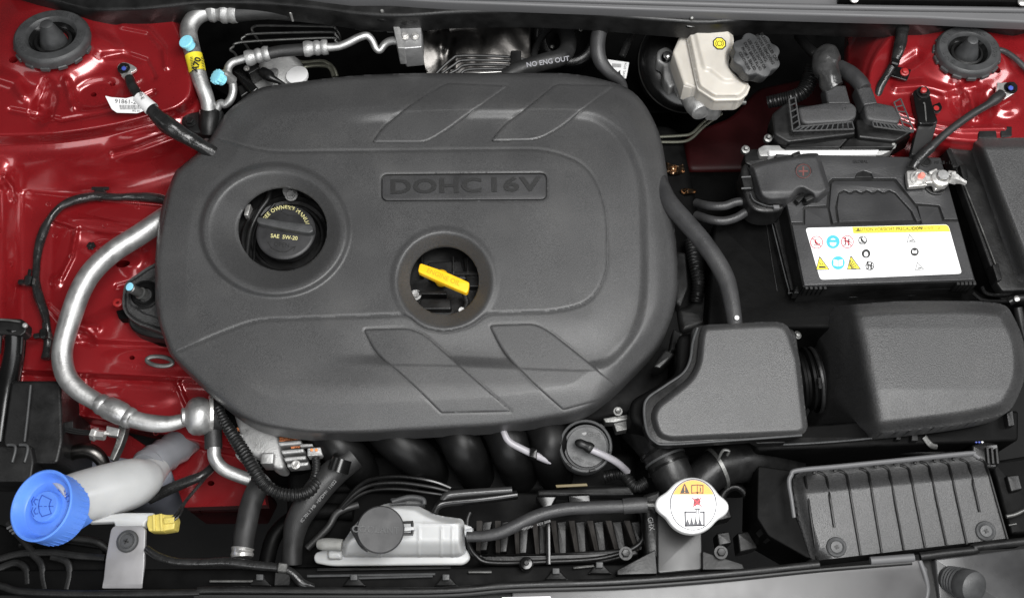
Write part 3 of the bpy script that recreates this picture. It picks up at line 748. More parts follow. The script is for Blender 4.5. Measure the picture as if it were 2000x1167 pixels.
b = MB(); b.prism(rp([(205,187),(218,190),(246,192),(262,188),(272,193),(286,214),(268,221),(228,220),(218,213)], 2), tg, lambda x,y: 16.4+0*x, .1, nb=1, bottom=True); b.build('barcode_tag', papr, gc)
b = MB(); text(b, '91861-2', 245, 199, 17, 11.5, 3, ext=.1, sx=1.1); text(b, '20-E', 276, 186, 30, 9, 68, ext=.1); text(b, '802 EH', 266, 217, 17, 5, 4, ext=.1)
x = 233
while x < 272: wd = random.choice([.7,1.2,.8]); b.sheet([(x,205),(x+wd,205),(x+wd+2,214),(x+2,214)], 17, .15); x += wd+random.choice([.9,1.4])
b.build('tag_print', black, gc, smooth=0)

# ---- AC lines
bt = mat('blue_cap_top', (0.30,0.72,0.92), .4)
def cap(px, py, h, r, axis, par, teeth=False):
    b = MB(); b.lathe((px,py,h), [(r*.8,-18),(r*.8,-8),(r,-6),(r*1.02,-1),(r*.95,0),(r*.3,.2)], axis, 40, mod=(lambda a: 0.05*math.cos(14*a)) if teeth else None)
    if teeth:
        b = MB(); b.lathe((px,py,h), [(r*.75,-20),(r*.8,-10,1),(r,-9,1),(r*1.02,-1,1),(r*.92,0,1),(r*.3,.2)], axis, 84, mod=lambda a: 0.06*math.cos(12*a))
    return b.build('valve_cap', cyan, par)
ac = thing('wide_refrigerant_pipe', 'thick aluminium refrigerant pipe with pale blue cap and yellow A70 tape', 'pipe', 390, 120, -20)
b = MB(); b.tube([(430,20,0,16),(415,22,0,16),(392,28,0,16.5),(375,42,0,17),(368,62,-2,17),(373,90,-4,16.5),(381,120,-8,16),(389,150,-14,15.5),(398,175,-20,15),(406,200,-28,14.5),(409,225,-40,14)], 16, seg=24); b.tube([(409,240,-44,14),(408,262,-60,14),(400,290,-90,14)], 14, seg=24); b.build('pipe', alu, ac)
b = MB(); b.tube([(404,24,1,17),(409,23,1,20),(418,23,1,21),(424,23,1,17.5),(430,23,1,18),(436,24,1,22),(444,24,1,22),(448,25,1,18.5),(454,25,1,21),(464,26,1,19)], 20, seg=28, lin=True); b.build('crimp_ferrule', cast, ac)
b = MB(); b.tube([(455,26,0,18),(520,20,0,18),(600,20,-5,18),(700,8,-10,18)], 18, seg=20); b.build('rubber_hose', rubber, ac)
b = MB(); b.prism(rp([(556,10),(600,14),(585,20),(565,26)], 3), 12, -10, 2); b.build('sleeve', steel, ac)
b = MB(); b.tube([(378,108,-4,16.9),(382,124,-7,16.6),(386,142,-10,16.3)], 17, seg=24, caps=False); b.build('yellow_tape', tagy, ac)
b = MB(); text(b, 'A70', 384, 126, 14, 17, -75, bold=.03, ext=.15)
for i in range(9): b.sheet([(371+i*.4, 112+i*3.1),(376+i*.4,111+i*3.1),(376.3+i*.4,112.4+i*3.1),(371.3+i*.4,113.4+i*3.1)], 14, .15); b.sheet([(392+i*.5, 112+i*3.1),(396+i*.5,111+i*3.1),(396.3+i*.5,112.4+i*3.1),(392.3+i*.5,113.4+i*3.1)], 10, .15)
b.build('tape_print', black, ac, smooth=0)
b = MB(); b.lathe((372,88,4), [(13,-8),(13,6),(11,8)], (-.25,.1,1), 24); b.build('valve_stem', alu, ac)
cap(362, 80, 26, 14, (-.3,.05,1), ac)
b = MB(); b.tube([(409,218,-40,19),(409,232,-42,20),(408,248,-46,20),(408,262,-52,19)], 19, seg=24, lin=True); b.prism(rp([(356,222),(400,214),(436,212),(430,262),(372,258),(352,240)], 8), -40, -70, 4); b.build('clamp_block', satin, ac)
b = MB(); b.hex(372,238,-34,8,8,1.4); b.build('clamp_bolt', satin, ac)
ap = thing('narrow_refrigerant_pipe', 'narrow bent aluminium refrigerant pipe with toothed pale blue cap', 'pipe', 560, 100, -20)
b = MB(); b.tube([(400,300,-80,8),(425,210,-40,8),(440,204,-36,8),(450,195,-32,8),(455,180,-28,8),(454,162,-24,8),(446,146,-20,8),(446,132,-18,8),(455,122,-17,8),(470,117,-16,8),(490,110,-14,8)], 8, seg=18); b.build('pipe', alu, ap)
b = MB(); b.lathe((444,150,-12), [(10,-16),(10,2),(9,10),(8,14)], (-.5,.05,.9), 20); b.build('valve_stem', alu, ap)
cap(421, 148, 12, 14.5, (-.55,0,.9), ap, True)
def ferr(t, a, c, r):
    n = 11; prof = [1.0,1.08,1.08,.98,.86,1.02,1.02,.84,1.05,1.05,.98]
    b = MB(); b.tube([(a[0]+(c[0]-a[0])*i/(n-1), a[1]+(c[1]-a[1])*i/(n-1), a[2]+(c[2]-a[2])*i/(n-1), r*prof[i]) for i in range(n)], r, seg=28, lin=True); b.build('crimp_ferrule', cast, t)
ferr(ap, (480,115,-14), (526,104,-12), 14.5); ferr(ap, (594,96,-12), (640,92,-12), 14.5)
b = MB(); b.tube([(520,106,-12),(550,100,-12),(600,96,-12)], 11.5, seg=20); b.build('rubber_hose', rubber, ap)
b = MB(); b.tube([(636,93,-12,8),(660,91,-12,8),(680,84,-10,8),(700,74,-8,8),(716,70,-8,7.5),(726,78,-12,7),(734,94,-20,7),(742,98,-22,7),(752,86,-18,7.5),(765,80,-14,8),(785,81,-12,8)], 8, seg=18); b.build('bent_pipe', alu, ap)
vb = thing('expansion_valve_block', 'square aluminium valve block with two bolts under the cowl edge', 'valve block', 797, 70, -20)
b = MB(); b.prism(rp([(770,40),(822,30),(824,92),(788,95)], 3), -2, -50, 1.5); b.build('block', mat('brushed_block', (.42,.42,.42), .4, metal=.7, bump=(300,.4,4), var=.1), vb)
b = MB(); b.prism(rp([(764,34),(776,34),(790,94),(777,94)], 2), 2, -40, 1); b.build('flange', cast, vb)
b = MB(); b.tube([(686,26,-18,18),(700,40,-18,18),(725,46,-16,15),(770,46,-12,15)], 16, seg=24); b.build('inlet_pipe', alu, vb)
b = MB(); b.tube([(756,46,-11,17.5),(768,46,-11,18)], 17, seg=24, lin=True); b.build('pipe_collar', alu, vb)
for x in (791, 811):
    b = MB(); b.hex(x, 71, 0, 6.5, 6, 1.3); b.lathe((x,71,1),[(3.5,6),(3.4,7.5)],seg=12); b.build('bolt', steel, vb)
# ---- brake pipes at the back left
for i, (dx, dy, lb) in enumerate([(0,0,'uppermost of three thin brake pipes looping behind the aluminium hose'), (-20,20,'middle one of three thin brake pipes looping behind the aluminium hose'), (-42,40,'lowest of three thin brake pipes looping behind the aluminium hose')]):
    t = thing('brake_pipe', lb, 'brake pipe', 580, 60, -120, 'thin brake pipes behind the hose')
    b = MB(); b.tube([(510+dx,85+dy*.9,-140),(500+dx,72+dy*.8,-120),(492+dx,58+dy,-110),(497+dx,52+dy,-108),(520+dx,50+dy*.8,-108),(640,52+dy*.55,-108),(655,56+dy*.6,-110),(664,72+dy*.4,-120),(664,96,-150)], 2.6, seg=10); b.build('pipe', dsteel, t)
t = thing('brake_pipe', 'short pair of dark pipes looping beside the small motor behind the cover', 'brake pipe', 620, 130, -130)
b = MB(); b.tube([(570,112,-120),(590,122,-118),(630,120,-116),(650,132,-116),(658,150,-120)], 4, seg=10); b.build('upper_pipe', mat('olive_pipe', (.10,.10,.08), .35, metal=.6), t)
b = MB(); b.tube([(575,165,-112),(585,140,-110),(600,130,-110),(640,130,-110),(652,150,-112)], 4, seg=10); b.build('lower_pipe', MATS['olive_pipe'], t)
# ---- small motor / starter behind cover top-left
sm = thing('brake_unit_motor', 'silver motor of the brake unit partly hidden behind the engine cover', 'motor', 560, 140, -120)
b = MB(); b.lathe((548,146,-96), [(48,-60),(48,-10),(44,-4),(36,0),(1,0)], (0.1,-.3,1), 48); b.build('motor_can', cast, sm)
b = MB(); b.prism(rp([(485,150),(520,120),(545,135),(530,185),(480,180)], 4), -92, -150, 3); b.build('casting', alu, sm)
b = MB(); b.prism(ell(580,146,22,16,24,-20), -88, -95, .3); b.build('white_label', papr, sm)
b = MB(); b.prism(rp([(452,140),(468,132),(505,172),(490,185)], 3), -70, -140, 3); b.build('black_bracket', gloss, sm)
b = MB(); b.prism(rp([(478,132),(500,122),(508,132),(486,145)], 2), -60, -90, 2); b.prism(rp([(462,168),(480,160),(492,176),(470,190)], 3), -80, -120, 3); b.build('connector', satin, sm)
b = MB(); b.hex(482,134,-60,4,4); b.build('bolt', steel, sm)
b = MB(); b.tube([(512,140,-70,10),(524,148,-68,12),(528,152,-66,9),(545,160,-70,5),(560,170,-80,5)], 8); b.build('union_nut', satin, sm)
# ---- heat shield
hs = thing('heat_shield', 'crumpled grey foil heat shield behind the centre of the engine cover', 'heat shield', 920, 90, -140)
def hsf(x, y):
    h = -135+0.25*(90-y)+18*ss(60,0,np.abs(x-890)+0.3*(y-60))-14*ss(40,0,np.hypot((x-880)/1.4,(y-60)))
    h = h+3.0*np.sin(x/11+y/15)*np.exp(-((x-870)/26)**2-((y-85)/40)**2)+0.35*np.sin(x/7-y/9)+9*ss(880,860,x)+4*np.sin(x/26+y/40)
    return h
obj('foil', foil, hs, 'hf', rp([(828,25),(1036,25),(1036,112),(960,150),(840,170),(828,120)], 4), hsf, 3, (), 6, smooth=70)
b = MB()
for k in range(4): b.tube([(838+k*6,158,-86+k*3),(880+k*5,118+k*10,-80),(905+k*4,109+k*9,-78),(1000,112+k*8,-80),(1030,120+k*8,-84)], 3.2, seg=8)
b.build('pipe_bundle', satin, hs, kind='stuff')
b = MB(); b.prism(rp([(880,136),(990,128),(992,140),(876,146)], 2), -84, -100, 1); b.build('ribbed_strip', steel, hs)
b = MB(); b.prism(rp([(997,98),(1018,98),(1018,140),(997,140)], 3), -66, -90, 2); b.build('pipe_clip', satin, hs)
# ---- heater hose with print, big curved hose, label
t = thing('heater_hose', 'thick black hose with white NO ENG print behind the engine cover', 'hose', 1060, 120, -60)
b = MB(); b.tube([(985,150,-70,15),(1020,134,-64,16),(1060,122,-62,17),(1095,112,-66,17),(1110,90,-80,16),(1105,60,-110,16)], 16, seg=20); b.build('hose', rubber, t)
b = MB(); text(b, 'NO ENG OUT', 1070, 121, -38, 13.5, -9, ext=.15, bold=.01); b.build('hose_print', mat('faded_print', (.30,.30,.32), .5), t)
t = thing('vacuum_hose', 'shiny black curved hose going down to the right rear corner of the engine cover', 'hose', 1180, 90, -30)
b = MB(); b.tube([(1215,30,-30,11),(1190,38,-24,14),(1172,60,-20,15),(1167,90,-24,15),(1172,118,-32,14),(1190,142,-44,12),(1212,160,-60,10),(1220,190,-80,10)], 14, seg=20); b.build('hose', hose, t)
b = MB(); b.lathe((1177,51,0), [(3,0),(2.5,1.5),(1,2)], seg=10); b.build('paint_dot', white, t)
t = thing('inventory_label', 'small white paper label numbered 44 below the curved black hose', 'label', 1208, 135, -100)
b = MB(); b.prism(rp([(1186,116),(1229,122),(1223,153),(1190,150)], 1.5), -96, -98, .1, nb=1, bottom=True); b.build('paper', papr, t)
b = MB(); text(b, '44', 1205, 143, -96, 15, 4, bold=.02, ext=.1); text(b, 'GHPL 0724', 1220, 138, -96, 6.5, -80, ext=.1)
for k, x in enumerate(range(1196, 1214, 2)): b.sheet([(x,124+.1*k),(x+1.1,124+.1*k),(x+.8,132),(x-.3,132)], -96, .15)
b.build('label_print', black, t, smooth=0)
t = thing('rear_harness', 'black wiring and grommet in the dark corner behind the engine cover', 'wiring', 1110, 60, -120)
parts('wire', tape, t, [('tube', ([(1040,140,-100),(1045,100,-110),(1060,70,-130),(1090,40,-150)], 7)), ('tube', ([(1240,60,-80),(1228,80,-84),(1215,110,-90)], 7))])
for (x,y) in ((1133,60),(1078,93)):
    b = MB(); b.lathe((x,y,-180), [(5,0),(5,8),(3,10)], (0,-.5,1), 12); b.build('stud', dsteel, t)
# ---- wiring harness with clips on the left apron
wh = thing('apron_harness', 'black taped wiring harness looping over the left red apron held by clips', 'wiring harness', 110, 500, -90)
HW = [(330,392),(300,386),(260,384),(225,385),(190,383),(150,390),(118,404),(96,430),(84,455),(76,480),(71,520),(70,550),(76,580),(88,615),(92,640),(94,670),(90,700)]
b = MB(); b.tube([(x, y, hl(x, y)+12+6, 8.2+1.2*math.sin(i*1.7)) for i, (x, y) in enumerate(HW)], 8, seg=20, n=10, jit=.06); b.build('loom', tape, wh)
for (x, y, r) in ((196,378,0),(56,551,90),(86,655,80)):
    h = hl(x, y)+16
    c = thing_ = None
    b = MB(); b.pbox(x,y-3,h+5,20,14,16,r,.2); b.pbox(x,y-10,h+8,34,6,5,r,.2); b.pbox(x+(0 if r==0 else -9),y+(4 if r==0 else 0),h+4,10,22,10,r,.2); b.build('clip', satin, wh)
    b = MB(); b.pbox(x+(0 if r==0 else 12), y+(8 if r==0 else 0), h+7, 13, 5, 14, r, .2); b.build('strap', dsteel, wh)
t = thing('star_clip', 'small black plastic star clip pressed into the left red apron', 'clip', 178, 480, hl(178,480))
b = MB()
for a in range(3): b.pbox(178,480,hl(178,480)+3,17,5,4,a*60,.2)
b.lathe((178,480,hl(178,480)), [(5,0),(5,7),(3,9)], seg=10); b.build('clip', satin, t)
# ---- big aluminium pipe with muffler bulb
bp = thing('large_aluminium_pipe', 'long fat aluminium pipe sweeping round the left side to a bulb near the blue cap', 'pipe', 150, 650, -50)
b = MB(); b.tube([(370,395,-70,21),(318,428,-58,21),(270,460,-50,21),(220,492,-44,21),(180,530,-42,21),(156,570,-42,21),(138,620,-46,21),(124,670,-50,20),(122,705,-54,20),(132,738,-58,20),(155,763,-62,19),(182,780,-66,18),(200,790,-68,17.5)], 20, seg=28, n=9); b.build('pipe', alu, bp)
b = MB(); b.tube([(190,786,-67,18),(196,788,-67,21),(201,791,-68,21),(204,793,-68,19.5),(212,796,-69,23),(224,801,-70,23.5),(238,808,-71,23),(246,812,-72,20),(250,814,-72,21.5),(256,817,-73,21),(260,819,-73,18)], 21, seg=28, lin=True); b.build('coupling', alu, bp)
b = MB(); b.tube([(255,816,-73,17.5),(280,823,-75,17),(310,827,-77,17),(335,826,-78,15),(362,819,-78,13)], 17, seg=24); b.build('outlet_pipe', alu, bp)
cax = (-.82,-.1,.25)
b = MB(); b.lathe((395,812,-82), [(14,-18),(30,-14),(36,-4),(38,6),(36,18),(30,26),(20,31),(17,33),(17,38),(13,40)], cax, 48); b.build('bulb', alu, bp)
b = MB(); b.lathe((402,810,-84), [(30,-34),(30,-6),(31,-4)], cax, 40); b.build('black_sleeve', rubber, bp)
b = MB(); b.lathe((412,806,-82), [(33,-4),(35,-3),(35,3),(33,4)], cax, 40); b.build('steel_band', steel, bp)
b = MB(); b.prism(rp([(232,826),(250,820),(244,848),(236,870),(222,900),(212,896),(226,860)], 4), -96, -110, 2); b.build('stay', dsteel, bp)
# pipe going down from the sleeve
t = thing('lower_aluminium_pipe', 'thin aluminium pipe curving out of a black sleeve under the bulb', 'pipe', 440, 900, -100)
b = MB(); b.tube([(415,800,-90,17),(416,830,-96,17),(417,876,-104,17)], 17, seg=20); b.build('sleeve', rubber, t)
b = MB(); b.tube([(418,874,-100,13),(420,895,-102,13),(436,915,-106,13),(465,928,-110,13),(500,940,-116,13),(530,955,-126,13)], 13, seg=20); b.build('pipe', alu, t)
# ---- engine mount
em = thing('engine_mount', 'black cast engine mount with blue tipped stud beside the engine cover', 'engine mount', 275, 575, -70)
MO = cr([(340,505),(300,515),(268,535),(246,552),(240,575),(240,600),(252,620),(285,638),(340,640)], n=4)
b = MB(); b.hf(MO, lambda x, y: -62-6*ss(4,8,-xy(x,y,MO))*ss(26,22,-xy(x,y,MO))+0*x, 2.2, (), 30); b.build('mount_body', mat('rough_casting', (.05,.05,.05), .42, metal=.5, bump=(900,1.0,3), var=.4, vscale=500), em)
b = MB(); b.lathe((283,576,-62), [(30,0),(30,4),(26,5),(24,1),(20,1),(19,4),(15,4),(12,-3)], seg=40); b.build('bushing_ring', gloss, em)
b = MB(); b.prism(cr([(250,612),(285,632),(330,640),(330,660),(285,655),(255,640)], n=4), -80, -120, 5); b.build('lower_bracket', satin, em)
b = MB(); b.prism(cr([(275,640),(310,655),(320,670),(290,662)], n=4), -100, -130, 5); b.build('foot', dark, em)
b = MB(); b.lathe((278,574,-58), [(12,-4),(12,6),(9.5,7),(9.5,32),(8,34)], (-.45,0.0,1), 24); b.build('stud', dsteel, em)
b = MB(); b.lathe((254,560,-28), [(8.2,0),(8.2,2.4),(3,3)], (-.45,0,1), 24); b.build('blue_tip', bt, em)
b = MB(); b.lathe((232,593,-96), [(9,0),(9,8),(7,9),(4,9),(3,7)], seg=20); b.build('red_nut', redw, em)
b = MB(); b.prism(rp([(226,606),(244,602),(254,622),(232,622)], 2), -88, -105, 1.5); b.build('side_foot', dark, em)
t = thing('lifting_eye', 'dark steel lifting eye poking out under the lower left of the engine cover', 'lifting eye', 312, 707, -80)
b = MB(); b.tube([(p[0], p[1], -82) for p in ell(312, 705, 25, 9, 24, 6)]+[(337,707.6,-82)], 4.5, seg=10); b.build('ring', dsteel, t)
# ================================================================== BRAKE BOOSTER, MASTER CYLINDER, RESERVOIR
bb = thing('brake_booster', 'big round gloss black brake booster behind the ivory fluid reservoir', 'brake booster', 1350, 110, -140)
bax = (0.05,-.45,.9)
b = MB(); b.lathe((1350,118,-118), [(99,-60),(99,-10),(94,-4),(84,-1),(60,6),(1,8)], bax, 72, cap=False); b.build('shell', gloss, bb)
b = MB(); b.lathe((1350,118,-118), [(99,-30),(100.5,-28),(100.5,-25),(99,-23)], bax, 72); b.build('rolled_rim', dsteel, bb)
mc = thing('master_cylinder', 'cast aluminium brake master cylinder below the ivory reservoir', 'brake cylinder', 1360, 190, -60)
b = MB(); b.tube([(1318,120,-84,21),(1330,148,-80,22),(1345,175,-74,23),(1358,200,-70,23)], 23, seg=28); b.tube([(1340,168,-72,25),(1346,180,-70,25)], 25, seg=28); b.build('barrel', cast, mc)
b = MB(); b.tube([(1352,188,-68,24),(1362,205,-62,24),(1370,218,-58,20),(1371,220,-57.5,17)], 22, seg=32, lin=True); b.build('end_cap', cast, mc)
b = MB(); b.prism(rp([(1284,98),(1300,90),(1314,98),(1330,140),(1325,160),(1308,172),(1296,150),(1296,125),(1282,118)], 6), -76, -100, 3); b.build('mounting_flange', cast, mc)
b = MB(); b.lathe((1303,110,-66), [(11,-8),(10,0),(8,4),(8,6)], (0,-.3,1), 24); b.build('flange_nut', gloss, mc)
b = MB(); b.lathe((1303,113,-60), [(4.2,0),(4.0,8),(2.2,13)], (0,-.4,1), 16); b.build('stud', steel, mc)
b = MB(); b.prism(rp([(1375,195),(1412,192),(1414,205),(1405,215),(1385,214)], 4), -50, -80, 3); b.build('port_boss', cast, mc)
b = MB(); b.tube([(1372,185,-45,6),(1374,196,-42,6)], 6); b.build('bleed_screw', steel, mc)
b = MB(); b.tube([(1412,202,-54,6),(1430,200,-54,6),(1456,200,-56,5)], 6); b.build('pipe_union', dsteel, mc)
rs = thing('brake_fluid_reservoir', 'ivory plastic brake fluid reservoir with yellow brake symbol sticker', 'fluid reservoir', 1390, 110, -20)
RV = rp([(1337,40),(1418,41),(1433,70),(1433,92),(1422,104),(1421,118),(1437,146),(1455,159),(1464,165),(1457,181),(1444,191),(1396,192),(1363,170)], [3,5,8,8,8,8,6,3,5,8,6,10,8])
RI = rp([(1352,40),(1416,41),(1428,70),(1418,104),(1416,118),(1430,142),(1436,156),(1416,158),(1386,134),(1376,134)], 8)
def rvf(x, y):
    e = -xy(x,y,RV); d = xy(x,y,RI)
    return -2+5*(1-ss(-4,7,d))-7*(1-ss(0,7,e))-1.5*ss(6,3,np.abs(e-6))*0+0.03*(110-y)
obj('front_shell', tank2, rs, 'hf', RV, rvf, 2.2, (), 34, smooth=60)
obj('seam_flange', tank2, rs, 'prism', rp([(1334,40),(1362,174),(1396,196),(1446,195),(1460,184),(1466,168),(1440,150),(1420,100),(1420,40)], 4), -12, -16, 1.2)
obj('side_chamber', tank2, rs, 'prism', rp([(1339,44),(1366,172),(1336,164),(1314,100)], 4), -20, -60, 4)
obj('lower_neck', tank2, rs, 'prism', rp([(1338,140),(1362,170),(1350,172),(1334,168)], 3), -24, -60, 2)
oc8 = ell(1405.5, 85, 14, 12.5, 8, 22); oi8 = ell(1405.5, 85, 11.6, 10.2, 8, 22)
rh = float(rvf(np.array([1405.]), np.array([85.]))[0])
st = MB().sheet(oc8, rh+.4, .4).build('sticker', black, rs, smooth=0)
MB().sheet(oi8, rh+.8, .3).build('sticker_face', yelp, st, smooth=0)
b = MB(); b.line(ell(1405.5,85,4.6,4.6,16), 1.2, rh+1.1, .3, True); b.line(ell(1405.5,85,7.6,7.4,8,0,-50,50), 1.2, rh+1.1, .3); b.line(ell(1405.5,85,7.6,7.4,8,0,130,230), 1.2, rh+1.1, .3); b.build('brake_symbol', black, st, smooth=0, kind='stuff')
rc = thing('reservoir_cap', 'grey scalloped screw cap with moulded warning text on the brake reservoir', 'screw cap', 1478, 107, 10)
md = lambda a: -0.13*(0.5+0.5*math.cos(8*a+.5))**1.5
cax_ = (0.12,-.05,1)
b = MB(); b.lathe((1478,106,26), [(44,-34,.6),(47,-30,1),(49.5,-6,1),(49.5,-2,1),(47,0,1),(.5,0)], cax_, 144, mod=md, cap=False); b.build('lid', rubberg, rc, smooth=50)
b = MB(); b.lathe((1470,114,4), [(40,-40),(40,-8)], cax_, 40); b.build('skirt', dark, rc)
rch = planeh((1478,106,26), cax_, 0)
b = MB()
for k, (w_, t_) in enumerate([(8,'CLEAN FILLER CAP'),(8,'BEFORE REMOVING'),(9.5,'WARNING:'),(7.5,'USE ONLY DOT3 OR'),(7.5,'DOT4 BRAKE FLUID'),(7.5,'FROM A SEALED'),(7.5,'CONTAINER')]):
    o = (k-3)*9.2; text(b, t_, 1478-o*math.cos(rad(30)), 106+o*math.sin(rad(30)), rch, w_, 60, ext=.5, sx=.95, bold=.015)
b.build('moulded_text', satin, rc, kind='stuff'); as_part(rc, 'lid', rs)
for y0, lb in ((268,'upper of two thin pipes in the gap right of the engine cover'), (277,'lower of two thin pipes in the gap right of the engine cover')):
    t = thing('brake_line', lb, 'brake pipe', 1330, y0, -120, 'thin pipes right of the cover')
    b = MB(); b.tube([(1270,y0,-120),(1330,y0-3 if y0 < 270 else y0,-120),(1352,y0-8,-120),(1375,y0-30,-120),(1410,205+(y0-260),-120)], 3, seg=10); b.build('pipe', MATS['olive_pipe'], t)
# ================================================================== ECU and connectors
eu = thing('engine_control_unit', 'silver metal control unit plate under two big black plugs', 'control unit', 1620, 290, -30)
b = MB(); b.prism(rp([(1492,283),(1746,284),(1746,292),(1722,303),(1484,305),(1480,290)], 4), -26, -60, 1.6); b.build('metal_case', cast, eu)
b = MB(); b.prism(rp([(1500,292),(1718,291),(1712,302),(1502,304)], 3), -22, -40, 2.5); b.build('bright_edge', mat('polished_edge', (.85,.85,.85), .42, metal=.35, bump=(300,.2,3)), eu)
for x0, y0 in ((1456,292),(1742,284),(1500,270)):
    b = MB(); b.lathe((x0,y0,-22), [(8,-10),(8,2),(4,3),(4,9),(3,10)], (0,-.2,1), 14); b.build('fixing_stud', dsteel, eu)
b = MB(); b.prism(rp([(1454,300),(1470,290),(1500,292),(1520,312),(1470,325),(1455,318)], 4), -34, -60, 2); b.build('bracket', satin, eu)
for tx, pol in (('left', [(1562,268),(1656,270),(1640,288),(1534,288)]), ('right', [(1659,270),(1752,268),(1746,288),(1643,288)])):
    obj('socket', satin, eu, 'prism', rp(pol, 3), -16, -50, 1.5)
obj('plug_deck', dark, eu, 'prism', rp([(1510,218),(1560,204),(1765,212),(1790,260),(1745,286),(1530,290),(1508,262)], 8), -22, -60, 3)
def plug(label, body, neck, skirt, sidebar, botbar, bootpts, bootr, bm):
    t = thing('harness_plug', label, 'plug', body[0][0], body[0][1], 0, 'big black plugs on the control unit')
    obj('skirt', satin, t, 'prism', rp(skirt, 6), -8, -40, 3)
    obj('shell', plastic2, t, 'prism', rp(body, 6), lambda x, y: 6+0.12*(230-y)*0, -20, 4)
    obj('neck', plastic2, t, 'prism', rp(neck, 3), 2, -22, 3)
    for A, B_, wd, n in (sidebar, botbar):
        A = np.array(A, float); B_ = np.array(B_, float)
        bb_ = MB(); bb_.tube([(A[0][0],A[0][1],6),(A[1][0],A[1][1],4)], 1.7, seg=6); bb_.build('lever_rail', plastic, t)
        bb_ = MB(); bb_.tube([(B_[0][0],B_[0][1],6),(B_[1][0],B_[1][1],4)], 1.7, seg=6); bb_.build('lever_rail', plastic, t)
        for i in range(n+1):
            f = i/n; p = A[0]*(1-f)+A[1]*f; q = B_[0]*(1-f)+B_[1]*f
            bb_ = MB(); bb_.tube([(p[0],p[1],5),(q[0],q[1],5)], 1.5, seg=6); bb_.build('lever_rung', rubberg, t)
    b = MB(); b.tube(bootpts, bootr, seg=40, n=12, jit=.06 if bm is boot else .015); b.build('boot', bm, t)
    return t
boot = mat('grey_wrap', (.030,.030,.030), .28, bump=(60,1.6,5), var=.3, vscale=50)
pl1 = plug('left black plug on the control unit with crumpled wrapped boot', [(1558,209),(1618,199),(1663,199),(1674,209),(1673,228),(1659,237),(1575,242),(1565,236)], [(1610,166),(1652,166),(1662,202),(1617,203)],
     [(1508,222),(1545,192),(1562,240),(1668,242),(1672,262),(1540,278),(1512,262)],
     ([(1541,194),(1548,256)], [(1553,190),(1562,246)], 1, 5), ([(1548,256),(1668,252)], [(1564,247),(1664,238)], 1, 11),
     [(1630,172,-2,20),(1622,160,0,22),(1618,146,2,22),(1612,130,2,25),(1615,112,0,26),(1618,104,-6,18)], 24, boot)
b = MB(); b.prism(rp([(1590,100),(1600,96),(1602,104),(1588,110)], 2), -2, -6, .5); b.build('boot_flap', boot, pl1)
b = MB(); text(b, 'FT', 1650, 212, 6.2, 9, 2, ext=.5); b.build('moulded_letters', plastic, pl1)
pl2 = plug('right black plug on the control unit with plain dark boot', [(1687,204),(1714,199),(1747,206),(1760,228),(1756,241),(1706,236),(1692,231)], [(1671,168),(1702,168),(1715,202),(1687,206)],
     [(1672,232),(1700,232),(1756,242),(1778,244),(1784,256),(1750,276),(1676,268)],
     ([(1746,200),(1764,246)], [(1759,193),(1785,256)], 1, 5), ([(1704,237),(1766,247)], [(1706,247),(1784,258)], 1, 9),
     [(1688,174,-2,15),(1676,158,-4,16),(1660,144,-10,16),(1640,132,-20,15)], 15, hose)
b = MB(); text(b, 'M1', 1703, 212, 6.2, 9, 2, ext=.5); b.build('moulded_letters', plastic, pl2)
b = MB(); b.tube([(1612,168,-1,21),(1650,167,-1,21)], 3, seg=8)
t = thing('under_loom', 'black loom and clutter in the shade left of the control unit plugs', 'wiring', 1530, 190, -80)
b = MB(); b.tube([(1590,130,-40,16),(1580,160,-50,16),(1560,185,-60,14),(1500,200,-80,12)], 14, corr=(.06,.004)); b.build('loom', satin, t)
b = MB(); b.tube([(1600,110,-60,10),(1585,100,-60,10),(1560,70,-90,10)], 10); b.build('pipe', satin, t)
# ================================================================== RIGHT WING: brackets, harness, cables
t = thing('tower_harness', 'black taped harness coming down to a bracket with a red screw', 'wiring harness', 1755, 90, 0)
b = MB(); b.tube([(1772,28,10,11),(1764,50,10,12),(1760,75,10,12),(1757,92,9,12),(1752,108,8,10),(1746,122,6,8),(1735,142,2,7.5),(1722,165,-4,8),(1712,190,-14,8)], 10, seg=24, n=9, jit=.05); b.build('loom', tape, t)
b = MB(); b.prism(rp([(1745,128),(1780,136),(1772,157),(1740,148)], 2), 4, 1, .6, bottom=True); b.pbox(1748,122,12,16,14,12,20,.2); b.build('bracket', gloss, t)
b = MB(); b.lathe((1766,142,5), [(8.5,0),(8.5,3),(6,4),(5.5,8),(3,9)], seg=14); b.build('red_screw', redw, t)
t = thing('battery_stay', 'gloss black bracket with red painted nut and side tab beside the plugs', 'bracket', 1810, 220, -10)
b = MB(); b.prism(rp([(1783,178),(1798,170),(1812,172),(1818,190),(1824,215),(1832,235),(1826,242),(1795,242),(1788,210)], 6), 8, -4, 1.5, bottom=True); b.build('upright', gloss, t)
b = MB(); b.tube([(1803,202,9),(1806,204,9.5),(1809,238,7)], 1.6, seg=6); b.build('pressed_rib', dsteel, t)
b = MB(); b.prism(rp([(1795,240),(1832,234),(1822,270),(1808,302),(1780,302),(1787,270)], 3), 0, -16, 1, bottom=True); b.build('strap', mat('satin_strap', (.05,.05,.05), .25, metal=.4, bump=(80,.3,3)), t)
b = MB(); b.prism(rp([(1820,206),(1836,199),(1841,210),(1836,219),(1824,220)], 3), 6, 2, .8, bottom=True); b.build('side_tab', gloss, t)
b = MB(); b.lathe((1829,211,6.2), [(5.5,0),(5,.6)], seg=16); b.build('painted_hole', redw, t)
b = MB(); b.hex(1803,181,9,10,8,1.35); b.build('nut', satin, t)
b = MB(); b.lathe((1803,178,15), [(6,0),(5.8,5),(3,6.5)], seg=16); b.build('red_stud_tip', redw, t)
